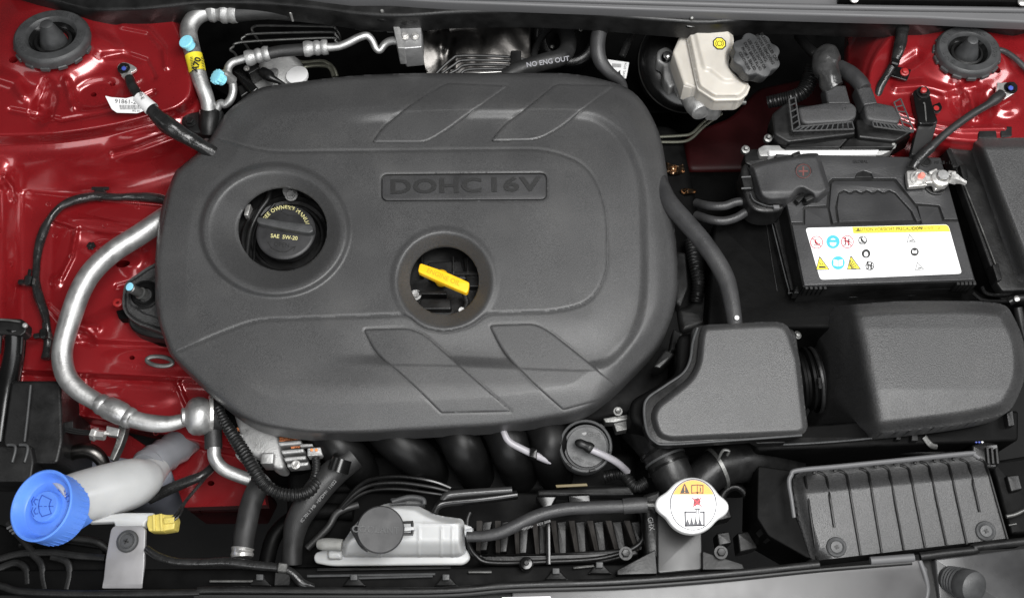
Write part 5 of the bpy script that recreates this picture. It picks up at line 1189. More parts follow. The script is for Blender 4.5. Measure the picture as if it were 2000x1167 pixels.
def capout():
    A = np.linspace(0, 2*math.pi, 160, endpoint=False); out = []
    for a in A:
        d = (math.cos(a), math.sin(a)); t_ = 0
        for k in range(0, 900):
            t_ = 90-k*0.1; x, y = d[0]*t_, d[1]*t_
            r0 = math.hypot(x/1.0, y)-55.5
            ca, sa = math.cos(rad(3)), math.sin(rad(3)); u = x*ca+y*sa; v = -x*sa+y*ca
            u_ = max(abs(u)-54, 0); r1 = math.hypot(u_, v)-18
            k_ = 16; h_ = max(k_-abs(r0-r1), 0)/k_; s_ = min(r0, r1)-h_*h_*k_*0.25
            if s_ <= 0: break
        out.append((1352+x, 986.5+y))
    return out
CO = capout()
capm = mat('white_coated_metal', (.62,.62,.62), .3, metal=.3, var=.03, vscale=60)
obj('cap_plate', capm, rc_, 'prism', CO, 2, -8, 3.0, nb=4, bottom=True)
obj('cap_body', dsteel, rc_, 'prism', ell(1354,990,47,47,40), -8, -34, 1)
MB().sheet(ell(1354,985,46,50.5,60), 2, .3).build('label_border', mat('slate_print', (.07,.07,.08), .5), rc_, smooth=0)
MB().sheet(ell(1354,985,43.8,48.3,60), 2.3, .3).build('label_face', papr, rc_, smooth=0)
arc = [p for p in ell(1354,985,43.4,48,72) if p[1] < 967]
MB().sheet(sorted(arc, key=lambda p: p[0]), 2.6, .3).build('orange_band', oran, rc_, smooth=0)
MB().sheet([(1328,963),(1336,944),(1338,944),(1347,963)], 2.9, .3).build('warning_triangle', mat('brown_black_print', (.04,.03,.02), .5), rc_, smooth=0)
b = MB(); b.line([(1337,949),(1337.4,957)], 1.6, 3.2, .2); b.sheet(ell(1337.5,960.3,1.1,1.1,8), 3.2, .2); b.build('exclamation', oran, rc_, smooth=0, kind='stuff')
b = MB(); b.line([(1351,947),(1351,962),(1361,961),(1362,963),(1363,961),(1373,962),(1373,947),(1362.5,946)], 1.8, 2.9, .3, True); b.line([(1362,948),(1362,960)], 1.4, 2.9, .3); b.line([(1368,952),(1368,959)], 2, 2.9, .3); b.sheet(ell(1367.6,949.3,1.2,1.2,8), 2.9, .3); b.build('manual_symbol', mat('brown_black_print', (0,0,0)), rc_, smooth=0, kind='stuff')
b = MB(); b.sheet(rp([(1355,974),(1364,971),(1369,977),(1366,986),(1362,984),(1358,988),(1354,985),(1355,979)], 2), 2.6, .3); b.build('hand_symbol', mat('dark_red_print', (0,0,0)), rc_, smooth=0)
b = MB(); b.line([(1352,971),(1370,988)], 1.8, 2.9, .3); b.line([(1370,971),(1354,988)], 1.8, 3.1, .3); b.build('red_cross', redp, rc_, smooth=0, kind='stuff')
b = MB(); b.line([(1338,999),(1358,999)], 3, 2.6, .3); b.line([(1368,999),(1375,999),(1375,1025),(1339,1026),(1338,999)], 3, 2.6, .3); b.line([(1357,993),(1367,993)], 2.6, 2.6, .3); b.line([(1360,994),(1360,1002)], 1.6, 2.6, .3); b.line([(1364,994),(1364,1002)], 1.6, 2.6, .3)
for x in (1343,1351,1359,1367): b.sheet([(x-4.4,1025),(x,1012),(x+4.4,1025)], 2.6, .3)
for x in (1350,1358,1366): b.line([(x-1,1018),(x+.6,1012),(x-.4,1008),(x,1004)], 1.3, 2.6, .3)
b.build('radiator_symbol', mat('slate_print', (.07,.07,.08), .5), rc_, smooth=0, kind='stuff')
as_part(rc_, 'cap_plate', rn, 'radiator_cap')
t = thing('radiator_top_hose', 'black radiator hose with ring clamps behind the radiator cap', 'hose', 1310, 890, -80)
b = MB(); b.tube([(1322,950,-80,40),(1308,915,-74,40),(1296,890,-74,40),(1278,860,-84,42),(1250,830,-120,42)], 40, seg=32); b.build('hose', satin, t)
for k, (x, y) in enumerate(((1306,912),(1300,898),(1292,882))):
    b = MB(); b.tube([(x,y,-74,44 if k != 1 else 42),(x-2,y-4,-74,44 if k != 1 else 42)], 43, seg=36, lin=True); b.build('hose_ring', rubberg if k == 1 else gloss, t)
t = thing('radiator_return_hose', 'second black hose with a spring clamp right of the radiator cap', 'hose', 1410, 910, -90)
b = MB(); b.tube([(1362,945,-90,36),(1390,920,-86,38),(1420,905,-90,40),(1470,900,-110,42),(1540,920,-160,42)], 40, seg=30); b.build('hose', satin, t)
b = MB(); b.tube([(1398,915,-86,42),(1404,912,-86,42)], 42, seg=36, lin=True); b.build('spring_clamp', dsteel, t)
b = MB(); b.tube([(1402,898,-40,3),(1408,885,-34,3),(1414,878,-34,3),(1424,880,-34,3),(1420,888,-40,3)], 3, seg=8, n=3); b.build('clamp_ears', dsteel, t)
t = thing('overflow_hose', 'matt black rubber hose running from the coolant tank to the radiator cap', 'hose', 1100, 1000, -50)
b = MB(); b.tube([(912,1047,-60,10.5),(945,1046,-58,11),(975,1040,-56,12),(1005,1027,-54,12.5),(1050,1006,-52,12.5),(1100,994,-50,12.5),(1160,990,-48,12.5),(1218,988,-46,12.5)], 12, seg=22, n=9); b.build('hose', hose, t)
b = MB(); b.tube([(1217,988,-46,15),(1240,986,-45,15.5),(1264,985,-44,15)], 15, seg=22); b.build('hose_end', hose, t)
b = MB(); b.tube([(1262,985,-44,7),(1284,985,-42,7)], 7, seg=12); b.build('nipple', dsteel, t)
b = MB(); text(b, '<EPDM>    KCY 2008', 1047, 1025, -46, 6.5, -17, ext=.15, sx=1.0); b.build('hose_print', mat('faint_print', (.2,.2,.2), .5), t)
# ================================================================== COOLANT TANK
ct = thing('coolant_tank', 'milky plastic coolant expansion tank at the bottom of the bay', 'coolant tank', 790, 1050, -80)
CT = rp([(664,1078),(668,1060),(700,1014),(742,986),(766,980),(812,984),(830,994),(856,1006),(902,1012),(907,1020),(908,1064),(914,1082),(900,1094),(664,1094)], [8,6,20,10,10,10,20,14,6,5,6,6,8,6])
def ctf(x, y):
    e = -xy(x,y,CT); h = -58-20*ss(14,-2,e)-26*ss(1050,1092,y)+1.5*ss(3,1,np.abs(y-1022))*ss(800,830,x)
    for xr in (743,818,862,884): h = h+1.6*ss(3.2,1.0,np.abs(x-xr))*ss(1024,1034,y)
    return h
obj('body', tank, ct, 'hf', CT, ctf, 2.3, (), 20, smooth=60)
obj('base_flange', tank, ct, 'prism', rp([(612,1088),(616,1078),(640,1070),(664,1060),(900,1062),(914,1074),(920,1090),(906,1102),(645,1104),(616,1098)], [6,6,12,6,6,6,8,10,14,8]), -92, -97, 2.5)
obj('left_shoulder', tank, ct, 'prism', rp([(640,1066),(664,1056),(668,1090),(640,1090)], 6), -82, -96, 4)
b = MB(); b.tube([(668,1064,-72,12),(650,1062,-72,12),(632,1062,-73,12),(622,1062,-75,9)], 12, seg=18); b.build('spout', mat('grey_translucent', (.22,.22,.21), .4, sss=.2, var=.2, vscale=90), ct)
b = MB(); b.tube([(766,979,-58),(800,970,-58),(825,974,-58),(828,984,-58)], 5).tube([(764,984,-54),(794,981,-54)], 2.2); b.build('rear_loop', rubberg, ct, kind='stuff')
b = MB(); b.prism(rp([(760,972),(822,966),(830,984),(768,986)], 6), -66, -90, 2); b.build('rear_ledge', rubberg, ct)
b = MB(); b.tube([(909,1040,-62,8),(924,1038,-60,8)], 8).prism(rp([(906,1022),(922,1028),(922,1042),(908,1046)], 3), -58, -70, 1.5); b.build('outlet', tank, ct, kind='stuff')
cc = thing('coolant_cap', 'round black flip cap with moulded COOLANT lettering on the milky tank', 'tank cap', 740, 1030, -30)
b = MB(); b.lathe((743,1033,-22), [(30,-34),(34,-20),(45,-8),(46.5,-5),(46.5,-2),(44,0),(.5,0)], (0.08,-.03,1), 64, cap=False); b.build('lid', capblack, cc)
b = MB(); b.prism(rp([(682,1030),(694,1022),(712,1064),(716,1074),(700,1064)], 5), -40, -60, 3); b.build('lid_skirt', capblack, cc)
b = MB(); text(b, 'COOLANT', 734, 1034, planeh((743,1033,-22), (0.08,-.03,1), 0), 19, 2, ext=.9, sx=1.0, bold=.02); b.build('lettering', rubberg, cc)
b = MB(); b.tube([(781,1020,-30),(803,1019,-32),(805,1020,-32),(805,1041,-32),(803,1042,-32),(781,1042,-30)], 2.8, seg=8, n=2); b.build('hinge_frame', satin, cc)
b = MB(); b.prism(rp([(787,1028),(808,1027),(810,1034),(788,1036)], 2), -30, -38, 1); b.build('hinge_tongue', tank, cc)
b = MB(); b.tube([(780,1031,-29),(790,1031,-30)], 3); b.build('hinge_neck', satin, cc); as_part(cc, 'lid', ct, 'flip_cap')
# ================================================================== FAN SHROUD
fs_ = thing('cooling_fan_shroud', 'black cooling fan shroud with radial vanes below the overflow hose', 'fan shroud', 1080, 1040, -120)
obj('backplate', dark, fs_, 'prism', rp([(560,960),(1270,960),(1280,1110),(560,1110)], 10), -150, -260, 4)
b = MB(); b.tube([(918,1000,-88),(912,1020,-88),(915,1060,-88),(930,1085,-88),(960,1098,-90),(1070,1096,-90),(1180,1088,-90),(1250,1060,-90),(1256,1010,-90),(1240,985,-92)], 5, seg=12); b.build('ring_edge', satin, fs_)
vm = mat('vane_reflection', (.075,.07,.066), .35, var=.35, vscale=60, bump=(200,.3,3))  # lighter tone painted in for the reflections on the blades
for i in range(9):
    x = 940+i*36; dx = (x-1080)*0.16; top = 1016; bot = 1082-(i-4)**2*0.5
    b = MB(); W = [P(x-9,top,-96), P(x+2,top,-86), P(x+dx*.5+8,bot,-96), P(x+dx*.5+1,bot,-104)]
    Lw = [Vector((v.x, v.y, v.z-.05)) for v in W]; b.add(W+Lw, [(3,2,1,0),(0,1,5,4),(1,2,6,5),(2,3,7,6),(3,0,4,7)]); b.build('vane', vm, fs_, smooth=0)
    b = MB(); b.prism(rp([(x+3,top+2),(x+22,top),(x+22+dx*.5,bot),(x+8+dx*.5,bot)], 2), -112, -140, 1.5); b.build('vane_pocket', satin, fs_)
obj('lower_rim', satin, fs_, 'prism', rp([(930,1082),(1070,1080),(1240,1068),(1250,1082),(1180,1098),(960,1104)], 8), -92, -130, 3)
obj('centre_bar', gloss, fs_, 'prism', rp([(1066,1020),(1075,1020),(1076,1102),(1067,1102)], 1), -82, -120, 1)
b = MB(); b.tube([(864,978,-72,7),(872,968,-70,8),(890,964,-70,8),(940,960,-70,7.5),(1000,956,-70,7)], 8, seg=16); b.build('upper_tube', MATS['satin_strap'], fs_)
b = MB(); b.tube([(848,1000,-74,8),(856,986,-72,9),(875,980,-72,9),(940,974,-72,9),(1010,965,-74,9)], 9, seg=16); b.build('lower_tube', gloss, fs_)
for p in ([(1046,968),(1088,968),(1076,992),(1060,992)], [(1110,966),(1152,964),(1154,980),(1112,982)]):
    obj('bracket', gloss, fs_, 'prism', rp(p, 3), -78, -110, 2)
obj('cross_rail', satin, fs_, 'prism', rp([(1050,956),(1230,948),(1240,966),(1050,968)], 4), -84, -110, 3)
b = MB(); b.prism(rp([(1085,946),(1146,943),(1148,948),(1087,951)], 1), -80, -84, .4); b.build('part_label', mat('brown_label', (.14,.11,.05), .5), fs_)
# radiator top: long dark rail with clips
rt = thing('radiator_top_rail', 'black radiator support rail with clips and slots above the bottom panel lip', 'radiator support', 700, 1125, -60)
obj('rail', dark, rt, 'prism', [(-60,1112),(600,1108),(930,1106),(1200,1100),(1290,1100),(1400,1110),(1400,1150),(-60,1165)], -66, -160, 3)
for (x0, y0, x1, y1, m) in ((410,1134,500,1134,dsteel),(600,1124,850,1120,rubberg),(700,1128,845,1124,rubberg),(915,1116,960,1116,dsteel),(1120,1108,1160,1104,dsteel),(620,1112,880,1108,satin)):
    b = MB(); b.tube([(x0,y0,-60),(x1,y1,-60)], 2.6, seg=8); b.build('slot_edge', m, rt)
for x, y in ((506,1128),(690,1128),(870,1128),(1085,1116),(1170,1104)):
    b = MB(); b.prism(rp([(x-22,y+16),(x-6,y-4),(x+8,y-4),(x+26,y+16)], 3), -58, -80, 2); b.build('web', satin, rt)
    b = MB(); b.prism(rp([(x-6,y-8),(x+8,y-8),(x+8,y+4),(x-6,y+4)], 2), -52, -60, 1); b.build('block', rubberg, rt)
b = MB(); b.lathe((1028,1100,-50), [(14,-20),(14,-2),(11,0),(11,6),(5,7),(4,14)], seg=20); b.build('peg', gloss, rt)
# ================================================================== VACUUM CANISTER, HOSES, MANIFOLD
vcn = thing('vacuum_canister', 'round black vacuum canister marked GHR with grey hose under the cover edge', 'canister', 1144, 872, -70)
cx_ = (0.02,-.12,1)
b = MB(); b.lathe((1144,870,-70), [(53,-40),(53,-4),(51,0),(47,1),(46,-3)], cx_, 64); b.build('rim', rubberg, vcn)
b = MB(); b.lathe((1146,872,-73), [(46,-10),(44,-4),(40,-5),(39,0),(.5,0)], cx_, 56, cap=False); b.build('face', rubberg, vcn)
for a in (20,75,130,190,250,310):
    c = (1144+50*math.cos(rad(a)), 870+50*math.sin(rad(a)))
    b = MB(); b.pbox(c[0],c[1],-69,12,5,5,a+90,.2); b.build('tooth', satin, vcn)
b = MB(); vh = planeh((1146,872,-73), cx_, 0); text(b, 'GHR', 1160, 848, vh, 13, 8, ext=.6); text(b, 'KEFICO 1-2009', 1140, 900, vh, 7, 20, ext=.6); b.build('moulded_text', satin, vcn, kind='stuff')
b = MB(); b.lathe((1141,845,-71), [(4.5,0),(4.5,.6)], seg=18); b.build('pale_dot', grey, vcn)
b = MB(); b.tube([(1126,863,-60,5),(1132,865,-56,9),(1142,869,-56,9),(1150,873,-57,11),(1156,877,-58,10)], 9, seg=16); b.build('nozzle', satin, vcn)
t = thing('vacuum_tube', 'pale grey tube plugged into the round vacuum canister', 'tube', 1185, 893, -60)
b = MB(); b.tube([(1152,876,-57),(1175,886,-60),(1195,896,-66),(1210,906,-78),(1225,920,-100)], 7, seg=16); b.build('tube', hosegrey, t)
t = thing('vent_tube', 'pale grey tube curving out from under the engine cover edge', 'tube', 1020, 875, -70)
b = MB(); b.tube([(982,828,-64,6.5),(985,845,-64,6.5),(995,862,-66,7),(1020,876,-70,7),(1050,890,-76,7),(1078,902,-84,7),(1095,912,-100,7)], 7, seg=16); b.build('tube', hosegrey, t)
b = MB(); b.prism(rp([(1036,872),(1050,876),(1048,896),(1034,890)], 2), -62, -78, 1.5); b.build('clip', gloss, t)
im = thing('intake_manifold', 'black plastic intake manifold runners under the front edge of the cover', 'intake manifold', 850, 880, -110)
mfm = mat('manifold_plastic', (.004,.004,.004), .42, spec=.22, var=.2, vscale=25, bump=(60,.15,3))
for x0, x1 in ((640,700),(760,835),(890,925),(985,1010),(1070,1080)):
    b = MB(); b.tube([(x0-30,800,-110,40),(x0,845,-92,40),((x0+x1)/2,880,-96,39),(x1,912,-130,36),(x1+10,940,-190,34)], 40, seg=26); b.build('runner', mfm, im)
obj('lower_chamber', dark, im, 'prism', rp([(560,880),(1240,880),(1250,960),(560,965)], 16), -160, -260, 10)
b = MB(); b.prism(rp([(1052,836),(1060,836),(1060,848),(1072,848),(1072,836),(1078,836),(1078,852),(1052,852)], 1), -74, -84, .6); b.build('clip', rubberg, im)
t = thing('bright_bracket', 'bright metal bracket and screw between cover corner and resonator box', 'bracket', 1205, 815, -80)
b = MB(); b.prism(rp([(1178,816),(1226,808),(1226,818),(1200,824),(1182,824)], 2), -70, -90, 1).prism(rp([(1198,826),(1224,820),(1225,838),(1204,842)], 2), -76, -95, 1); b.build('plate', dsteel, t, kind='stuff')
b = MB(); b.hex(1207,803,-66,6,6,1.5); b.build('screw', dsteel, t)
for k in range(3):
    y = 930+6*k
    t = thing('radiator_tube', ['uppermost','middle','lowest'][k]+' of three thin black tubes arching behind the coolant tank', 'tube', 780, y, -110, 'thin tubes behind the coolant tank')
    b = MB(); b.tube([(640,1040-4*k,-130),(665,990+4*k,-115),(710,942+10*k,-108),(770,930+12*k,-104),(840,938+12*k,-104),(880,952+8*k,-110)], 4.5-.6*k, seg=10); b.build('tube', [gloss, satin, satin][k], t)
# ================================================================== ALTERNATOR AREA
al = thing('alternator', 'cast aluminium alternator with copper windings under the cover front edge', 'alternator', 525, 860, -90)
AP = cr([(440,800),(620,800),(612,850),(604,880),(592,905),(560,912),(510,915),(480,905),(458,880),(448,850)], n=4)
obj('core', dark, al, 'prism', AP, -112, -240, 4)
ah = thing  # alias kept local
obj('end_casting', cast, al, 'prism', rp([(455,805),(530,808),(542,846),(548,880),(556,914),(540,916),(508,894),(478,880),(470,850)], 8), -88, -130, 5)
obj('lug', alu, al, 'prism', rp([(509,883),(535,883),(533,905),(508,905)], 3), -74, -110, 2)
for i in range(4):
    obj('cooling_fin', cast, al, 'prism', rp([(446+4*i,842+14*i),(478+4*i,846+14*i),(480+4*i,854+14*i),(450+4*i,852+14*i)], 3), -88, -110, 2)
for i, y in enumerate((862,878,892,904)):
    obj('cooling_fin', cast, al, 'prism', rp([(542+6*i,y),(588+5*i,y-4),(590+4*i,y+4),(546+5*i,y+8)], 3), -86, -110, 2)
for p in ([(462,832),(480,834),(478,845),(462,841)], [(544,852),(582,848),(585,858),(546,862)], [(566,868),(590,866),(588,873),(568,876)]):
    obj('winding', copper, al, 'prism', rp(p, 2), -96, -112, 1)
b = MB(); b.hex(578,907,-80,6,6,1.5); b.build('bolt', steel, al)
b = MB(); b.prism(rp([(586,866),(610,866),(612,871),(586,871)], 1), -76, -84, .6); b.build('terminal_plate', cast, al)
t = thing('alternator_plug', 'small grey plug with two copper pins beside the alternator', 'plug', 615, 885, -80)
b = MB(); b.prism(rp([(600,874),(626,872),(630,888),(600,890)], 2), -70, -90, 1.5); b.build('plug_body', cast, t)
for x in (609,618):
    b = MB(); b.lathe((x,878,-69), [(3,0),(2.6,2),(1,2.4)], seg=10); b.build('pin', mat('orange_pin', (.8,.25,.06), .4), t)
b = MB(); b.tube([(616,892,-74,7),(618,905,-76,8),(616,925,-80,8),(606,950,-90,8)], 8, corr=(.08,.004)); b.build('tail', satin, t)
t = thing('alternator_conduit', 'black corrugated conduit looping down in front of the alternator', 'conduit', 480, 890, -60)
b = MB(); b.tube([(425,795,-60,9),(437,820,-60,10),(455,850,-60,12),(478,885,-60,13),(500,922,-62,12.5),(516,945,-66,12),(545,962,-70,11.5),(580,966,-72,12),(604,958,-74,12),(622,940,-80,11)], 12, seg=18, n=10, corr=(.085,.0048,26)); b.build('conduit', satin, t)
t = thing('front_left_hose', 'thick black hose dropping to a metal clamp at bottom left centre', 'hose', 480, 1010, -110)
b = MB(); b.tube([(520,935,-110,20),(505,950,-106,21),(490,985,-100,21),(482,1020,-96,21),(476,1050,-94,21),(474,1075,-92,20)], 21, seg=22); b.build('hose', rubber, t)
b = MB(); b.tube([(474,1070,-90,22.5),(473,1076,-90,20),(473,1082,-90,22.5),(473,1088,-90,21)], 22, seg=24, lin=True); b.build('hose_clamp', steel, t)
t = thing('printed_hose', 'thick black hose with a faint printed line slanting down beside the tank', 'hose', 630, 960, -100)
b = MB(); b.tube([(690,890,-90,27),(660,915,-90,27),(630,945,-92,27),(600,985,-96,26),(580,1020,-104,24),(572,1060,-112,20),(570,1100,-120,20)], 26, seg=24); b.build('hose', rubber, t)
b = MB(); text(b, 'IC 701.1 MB  >EPDM<  11022', 622, 978, -66, 8.5, -50, ext=.15, sx=1.0); b.build('hose_print', mat('faint_print', (0,0,0)), t)
b = MB(); b.tube([(668,895,-70,20),(660,920,-74,21)], 20, seg=24); b.build('collar', gloss, t)
# ================================================================== WASHER FILLER
wn = thing('washer_filler_neck', 'milky plastic washer bottle neck slanting down behind the blue cap', 'washer bottle neck', 200, 950, -60)
b = MB(); b.tube([(112,986,-14,46),(145,974,-28,50),(180,964,-44,51),(215,955,-60,51),(245,947,-76,50),(268,939,-90,46),(284,932,-102,38),(294,924,-114,30),(318,896,-146,26),(360,860,-180,26)], 48, seg=36, n=9); b.build('neck', tank, wn)
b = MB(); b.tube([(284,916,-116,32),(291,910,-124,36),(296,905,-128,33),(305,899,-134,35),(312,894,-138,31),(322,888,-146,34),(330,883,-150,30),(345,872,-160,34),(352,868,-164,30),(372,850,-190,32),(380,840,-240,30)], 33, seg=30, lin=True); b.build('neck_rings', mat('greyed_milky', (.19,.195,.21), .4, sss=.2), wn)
obj('arm', tank, wn, 'prism', rp([(170,1008),(240,1000),(300,1000),(304,1008),(284,1018),(282,1028),(224,1030),(222,1018),(170,1020)], 4), -52, -66, 3)
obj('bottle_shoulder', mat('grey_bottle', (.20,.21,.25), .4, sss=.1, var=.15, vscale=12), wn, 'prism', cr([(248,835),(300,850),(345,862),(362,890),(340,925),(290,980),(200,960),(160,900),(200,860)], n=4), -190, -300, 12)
wc = thing('washer_cap', 'large sky-blue washer fluid cap with windscreen symbol at bottom left', 'washer cap', 95, 985, 10)
wax = (-.30,0.02,.95)
b = MB(); b.lathe((80,986,16), [(60,-62),(68,-58),(69,-34),(70,-14),(71,-3),(71,0),(68,1.5),(65,0),(59,-12),(56,-21),(54,-22.5),(30,-22.5),(29,-22)], wax, 72); b.build('cap_shell', blue, wc)
b = MB(); b.lathe((80,986,16), [(32,-23),(31,-11),(29.5,-9),(.5,-9)], wax, 56, cap=False); b.build('centre_button', blue, wc)
def capplane(dz):
    A = Vector(wax).normalized(); o = Vector(P(80,986,16))+A*(dz*float(SC(80,986,16)))
    return A, o
A, o_ = capplane(-9); n_ = A
def onplane(x, y, dz):
    A, o = capplane(dz); p = Pn(np.array(x,float), np.array(y,float), np.full(np.shape(x), 10.)); ray = p-CAM
    t_ = ((np.array(o)-CAM)@np.array(A))/(ray@np.array(A)); W = CAM+ray*np.array(t_)[...,None]
    return (W[...,2]-Z0)*1000
for i in range(40):
    a = 2*math.pi*i/40; A_ = Vector(wax).normalized(); u_ = A_.cross(Vector((0,1,.001))).normalized(); v_ = A_.cross(u_); k_ = float(SC(80,986,16))
    c_ = P(80,986,16)+k_*(68*(math.cos(a)*u_+math.sin(a)*v_)-36*A_)
    M_ = Matrix((u_*math.cos(a)+v_*math.sin(a), -u_*math.sin(a)+v_*math.cos(a), A_)).transposed()
    b = MB(); b.box(c_, 3.4*k_, 2.6*k_, 40*k_, M_, .25); b.build('grip_rib', blue, wc)
f9 = planeh((80,986,16), wax, -9); f23 = planeh((80,986,16), wax, -22)
def proj(dz):
    A = np.array(wax, float); A /= np.linalg.norm(A); o = Pn(80,986,16)+A*dz*float(SC(80,986,16)); v = o-CAM
    zz = v@FW; return 1000+F*v[0]/zz, 583.5-F*(v@UP)/zz
C0 = proj(-9); C1 = proj(-22)
dbl = mat('deep_blue_relief', (.03,.09,.45), .4)
def ln(pts, w_=1.7):
    b = MB(); b.line([(C0[0]+u, C0[1]+v) for u, v in pts], w_, f9, .6); b.build('symbol_line', dbl, wc, smooth=0, kind='stuff')
ln([(-4,-22),(-9,-12),(-11,0),(-9,12),(-4,20)]); ln([(-4,20),(14,14),(11,6),(10,0),(11,-6),(14,-13),(-4,-22)]); ln([(-11,0),(-4,0)],1.3); ln([(0,0),(5,0)],1.3); ln([(9,0),(18,0)],1.5)
ln([(-16,-3),(-20,-9),(-17,-14),(-12,-13)]); ln([(-16,3),(-20,9),(-17,15),(-12,14)]); ln([(-22,-2),(-25,-10),(-20,-19)]); ln([(-22,2),(-25,10),(-20,20)])
b = MB()
for w_, a0 in (('WASHER', 118), ('ONLY', 52)):
    R_ = 42
    text(b, w_, C1[0]+R_*math.sin(rad(a0)), C1[1]-R_*math.cos(rad(a0)), f23, 12, a0, ext=.8, arc=(R_, 1), sp=1.25, bold=.02)
b.build('relief_lettering', dbl, wc, smooth=0)
b = MB(); b.prism(rp([(128,935),(150,945),(172,985),(174,1000),(168,1012),(148,1022),(132,1030)], [10,16,10,8,8,16,10]), lambda x, y: -8-0.25*(x-130), -40, 4); b.build('pull_tab', blue, wc); as_part(wc, 'cap_shell', wn, 'blue_cap')
lb_ = thing('neck_bracket', 'grey metal bracket strip with a black push pin under the washer neck', 'bracket', 245, 1090, -50)
b = MB(); b.prism(rp([(222,1026),(278,1026),(284,1032),(282,1100),(278,1148),(200,1148),(206,1090),(216,1034)], [6,8,6,6,3,3,10,6]), lambda x, y: -46-.12*np.clip(y-1090,0,99), -52, 1.5, bottom=True); b.build('strip', silverb, lb_)
b = MB(); b.lathe((247,1055,-40), [(22,-6),(22,-4),(20,-1),(16,0),(14,-2),(13,-2),(12,0),(.5,.6)], (-.08,0,1), 36, cap=False); b.build('push_pin', rubberg, lb_)
for a in (20,110):
    b = MB(); b.pbox(246,1056,-38.6,11,2.4,1.2,a,.1); b.build('cross_slot', black, lb_)
t = thing('level_sensor_plug', 'small yellowish plug with thin wires beside the washer neck bracket', 'plug', 315, 1020, -60)
b = MB(); b.prism(rp([(288,1006),(312,1002),(326,1004),(341,1004),(343,1012),(340,1032),(316,1036),(290,1036),(286,1024)], 3), -48, -70, 2); b.build('plug_body', tan, t)
for p in ([(297,1004),(302,1003),(303,1036),(298,1036)], [(311,1002),(316,1002),(318,1036),(313,1036)]): obj('plug_rib', tan, t, 'prism', rp(p, 1), -45.5, -60, .8)
b = MB(); b.prism(rp([(318,1010),(340,1008),(340,1020),(320,1022)], 2), -44, -60, 1.5); b.build('latch', tan, t)
for dx in (0,7):
    b = MB(); b.tube([(330+dx,1018,-46),(345+dx,1003,-50),(365,975,-70),(390,945,-100),(415,915,-130)], 2.2 if dx else 3.4, seg=8); b.build('wire', tape, t)
t = thing('cross_loom', 'black taped loom crossing the washer bottle shoulder', 'wiring', 350, 950, -120)
b = MB(); b.tube([(290,975,-126,10),(330,955,-122,11),(370,938,-118,10),(400,925,-120,9),(430,895,-140,8)], 10); b.build('loom', tape, t)
# things on the far left, lower
t = thing('relay_box', 'dark black box with ribs at the lower left edge above the blue cap', 'relay box', 60, 800, -70)
obj('box', satin, t, 'prism', rp([(22,742),(118,742),(122,860),(112,905),(10,905),(5,860)], 8), -70, -220, 4)
b = MB(); b.tube([(60,752,-68),(54,810,-68),(48,862,-68)], 2.6, seg=8); b.build('mould_ridge', rubberg, t)
obj('lower_tray', satin, t, 'prism', rp([(-40,868),(60,868),(66,900),(60,940),(-40,940)], 6), -58, -120, 3)
for x in (28,52):
    b = MB(); b.tube([(x-14,868,-54),(x,869,-54),(x+2,880,-54),(x-4,902,-54)], 3, seg=8, n=3); b.build('slot_rim', rubberg, t)
t = thing('headlamp_adjuster', 'black ribbed plastic post with a small bright screw at the left edge', 'headlamp mount', 25, 660, -60)
b = MB(); b.tube([(30,640,-50,20),(28,690,-70,20),(14,760,-90,22),(0,860,-110,22)], 20, seg=18); b.build('post', gloss, t)
b = MB(); b.prism(rp([(-30,620),(42,622),(52,630),(50,648),(40,655),(-30,650)], 4), -40, -60, 2); b.build('head', satin, t)
b = MB(); b.tube([(-20,624,-36),(10,624,-36),(40,628,-36)], 2.5, seg=8); b.build('rim', dsteel, t)
parts('fin', satin, t, [('tube', ([(x,646,-44),(x-3,690,-60)], 3)) for x in (2,18,34,44)])
b = MB(); b.lathe((50,636,-38), [(5,0),(5,5),(3,7)], seg=10); b.build('screw', cast, t)
t = thing('washer_pump_plug', 'black plug and bright nut beside the relay box under the aluminium pipe', 'plug', 170, 845, -80)
b = MB(); b.pbox(130,832,-86,30,14,16,-8,.1); b.build('plug_body', satin, t)
parts('wire', satin, t, [('tube', ([(120,830+5*i,-84),(150,838+4*i,-82),(182,842+3*i,-82)], 2.4)) for i in range(3)])
b = MB(); b.tube([(180,846,-80,13),(188,848,-80,14),(189,848,-80,10),(205,850,-80,10)], 12, seg=6, lin=True); b.build('nut', steel, t)
b = MB(); b.prism(rp([(208,830),(234,836),(230,852),(206,848)], 2), -84, -95, 1); b.build('metal_tab', alu, t)
t = thing('foil_elbow', 'shiny dark grey elbow pipe above the washer bottle neck', 'pipe', 165, 885, -110)
b = MB(); b.tube([(110,910,-130,12),(130,890,-120,14),(155,880,-112,15),(180,882,-112,15),(200,900,-120,13),(205,925,-130,12)], 14, seg=18); b.build('elbow', foil, t)
t = thing('front_left_loom', 'glossy black taped loom along the bottom edge from the washer bracket', 'wiring harness', 430, 1100, -40)
b = MB(); b.tube([(286,1070,-44,7),(310,1086,-42,8),(345,1096,-42,8),(400,1098,-42,8),(440,1096,-42,9),(490,1102,-42,9),(545,1108,-42,8.5),(570,1118,-44,8.5),(590,1138,-48,9),(610,1146,-56,9)], 8, seg=16, n=8); b.build('loom', tape, t)
b = MB(); b.pbox(552,1108,-36,18,18,14,6,.15); b.build('retaining_strap', dsteel, t)
b = MB(); b.pbox(552,1130,-44,30,26,10,0,.15); b.build('retaining_clip', satin, t)
t = thing('front_grille_frame', 'black plastic grille frame with curved openings in the bottom left corner', 'grille frame', 100, 1100, -70)
obj('frame', dark, t, 'prism', rp([(-60,1000),(70,1050),(200,1070),(210,1140),(-60,1140)], 8), -86, -200, 3)
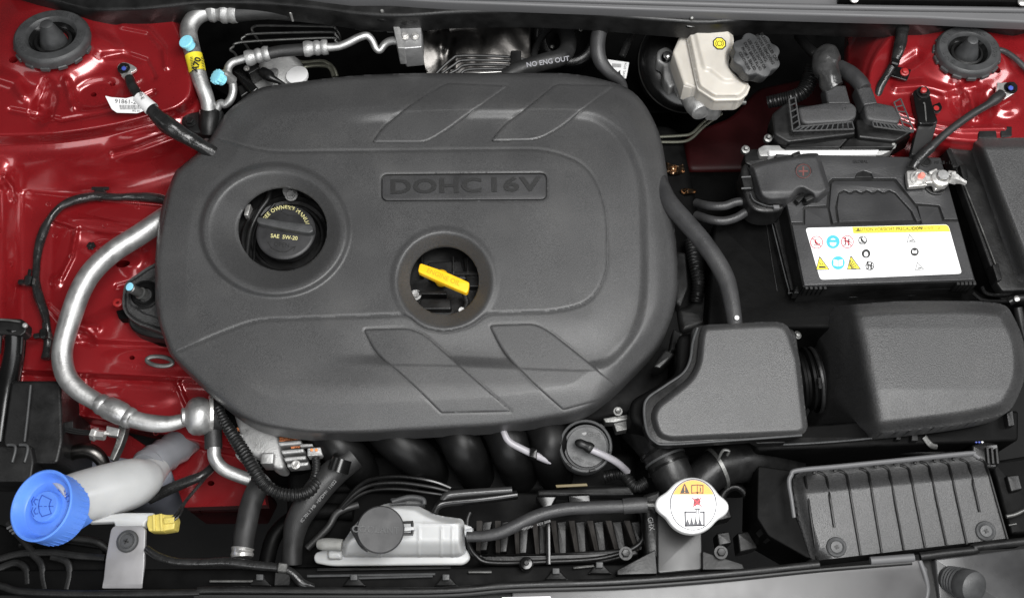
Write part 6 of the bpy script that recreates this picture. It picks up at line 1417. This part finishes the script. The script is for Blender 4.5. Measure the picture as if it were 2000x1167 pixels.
for p in ([(0,1090),(40,1080),(100,1078),(150,1084),(205,1088)], [(60,1078),(80,1100),(84,1130),(88,1150)], [(100,1086),(130,1096),(136,1120),(130,1150)], [(0,1108),(30,1098),(50,1110),(54,1140)], [(15,1020),(50,1060),(70,1085)]):
    b = MB(); b.tube([(x, y, -68) for x, y in p], 7, seg=10, flat=.6); b.build('bar', satin, t)
t = thing('bonnet_stay_slot', 'small white and grey clip below the blue washer cap at the left edge', 'clip', 25, 1032, -40)
b = MB()
for i in range(3): b.pbox(20+5*i,1028+5*i,-40,14,4,4,-30,.1)
b.build('clip', greyp, t, kind='stuff')

# ---- clutter in the dark: each a real fitting
for k, (pts, r, m, nm, lb) in enumerate([
 ([(1400,1000,-150),(1415,960,-140),(1440,950,-136),(1462,975,-140),(1470,1030,-160)], 8, satin, 'pipe', 'faint black pipe loop in the shadow right of the radiator cap'),
 ([(1580,470,-150),(1500,500,-130),(1440,560,-130),(1400,640,-150)], 9, satin, 'gear_cable', 'black gear cable crossing the shadow left of the battery'),
 ([(1395,450,-120),(1420,470,-116),(1450,520,-118),(1460,600,-130)], 5, rubber, 'ground_wire', 'thin black wire in the shadow left of the battery tray'),
 ([(600,1070,-120),(640,1030,-116),(660,1000,-116),(700,985,-120)], 7, rubber, 'wire_loom', 'thin black loom behind the left end of the milky tank'),
 ([(40,1065,-90),(100,1050,-86),(180,1055,-86),(215,1075,-90)], 8, satin, 'grille_tube', 'black tube under the blue cap in the bottom left corner'),
 ([(690,1000,-140),(600,1000,-140),(540,1040,-140),(520,1100,-140)], 16, dark, 'lower_hose', 'dark hose between the two big hoses left of the milky tank'),
 ([(1180,930,-110),(1215,925,-104),(1240,950,-104),(1262,940,-104)], 11, satin, 'corrugated_loom', 'short corrugated loom above the overflow hose end'),
 ([(1700,870,-110),(1760,880,-104),(1830,884,-104),(1880,878,-110)], 6, satin, 'wire_loom', 'black loom between filter housing and ribbed scoop')]):
    t = thing(nm, lb, nm.replace('_', ' '), pts[1][0], pts[1][1], pts[1][2])
    b = MB(); b.tube(pts, r, seg=14, n=10, corr=(.09,.0045) if 'corrugated' in nm else None); b.build('tube' if 'pipe' in nm or 'tube' in nm else 'sheath', m, t)
t = thing('bay_brackets', 'small black bracket plates in the shadow behind the radiator cap hose', 'brackets', 1440, 1000, -130)
parts('plate', satin, t, [('prism', (rp(p, 3), -125, -160, 2)) for p in ([(1380,985),(1420,975),(1430,1010),(1390,1020)], [(1440,1040),(1470,1035),(1480,1070),(1445,1078)], [(1400,1040),(1425,1036),(1430,1060),(1404,1066)])])
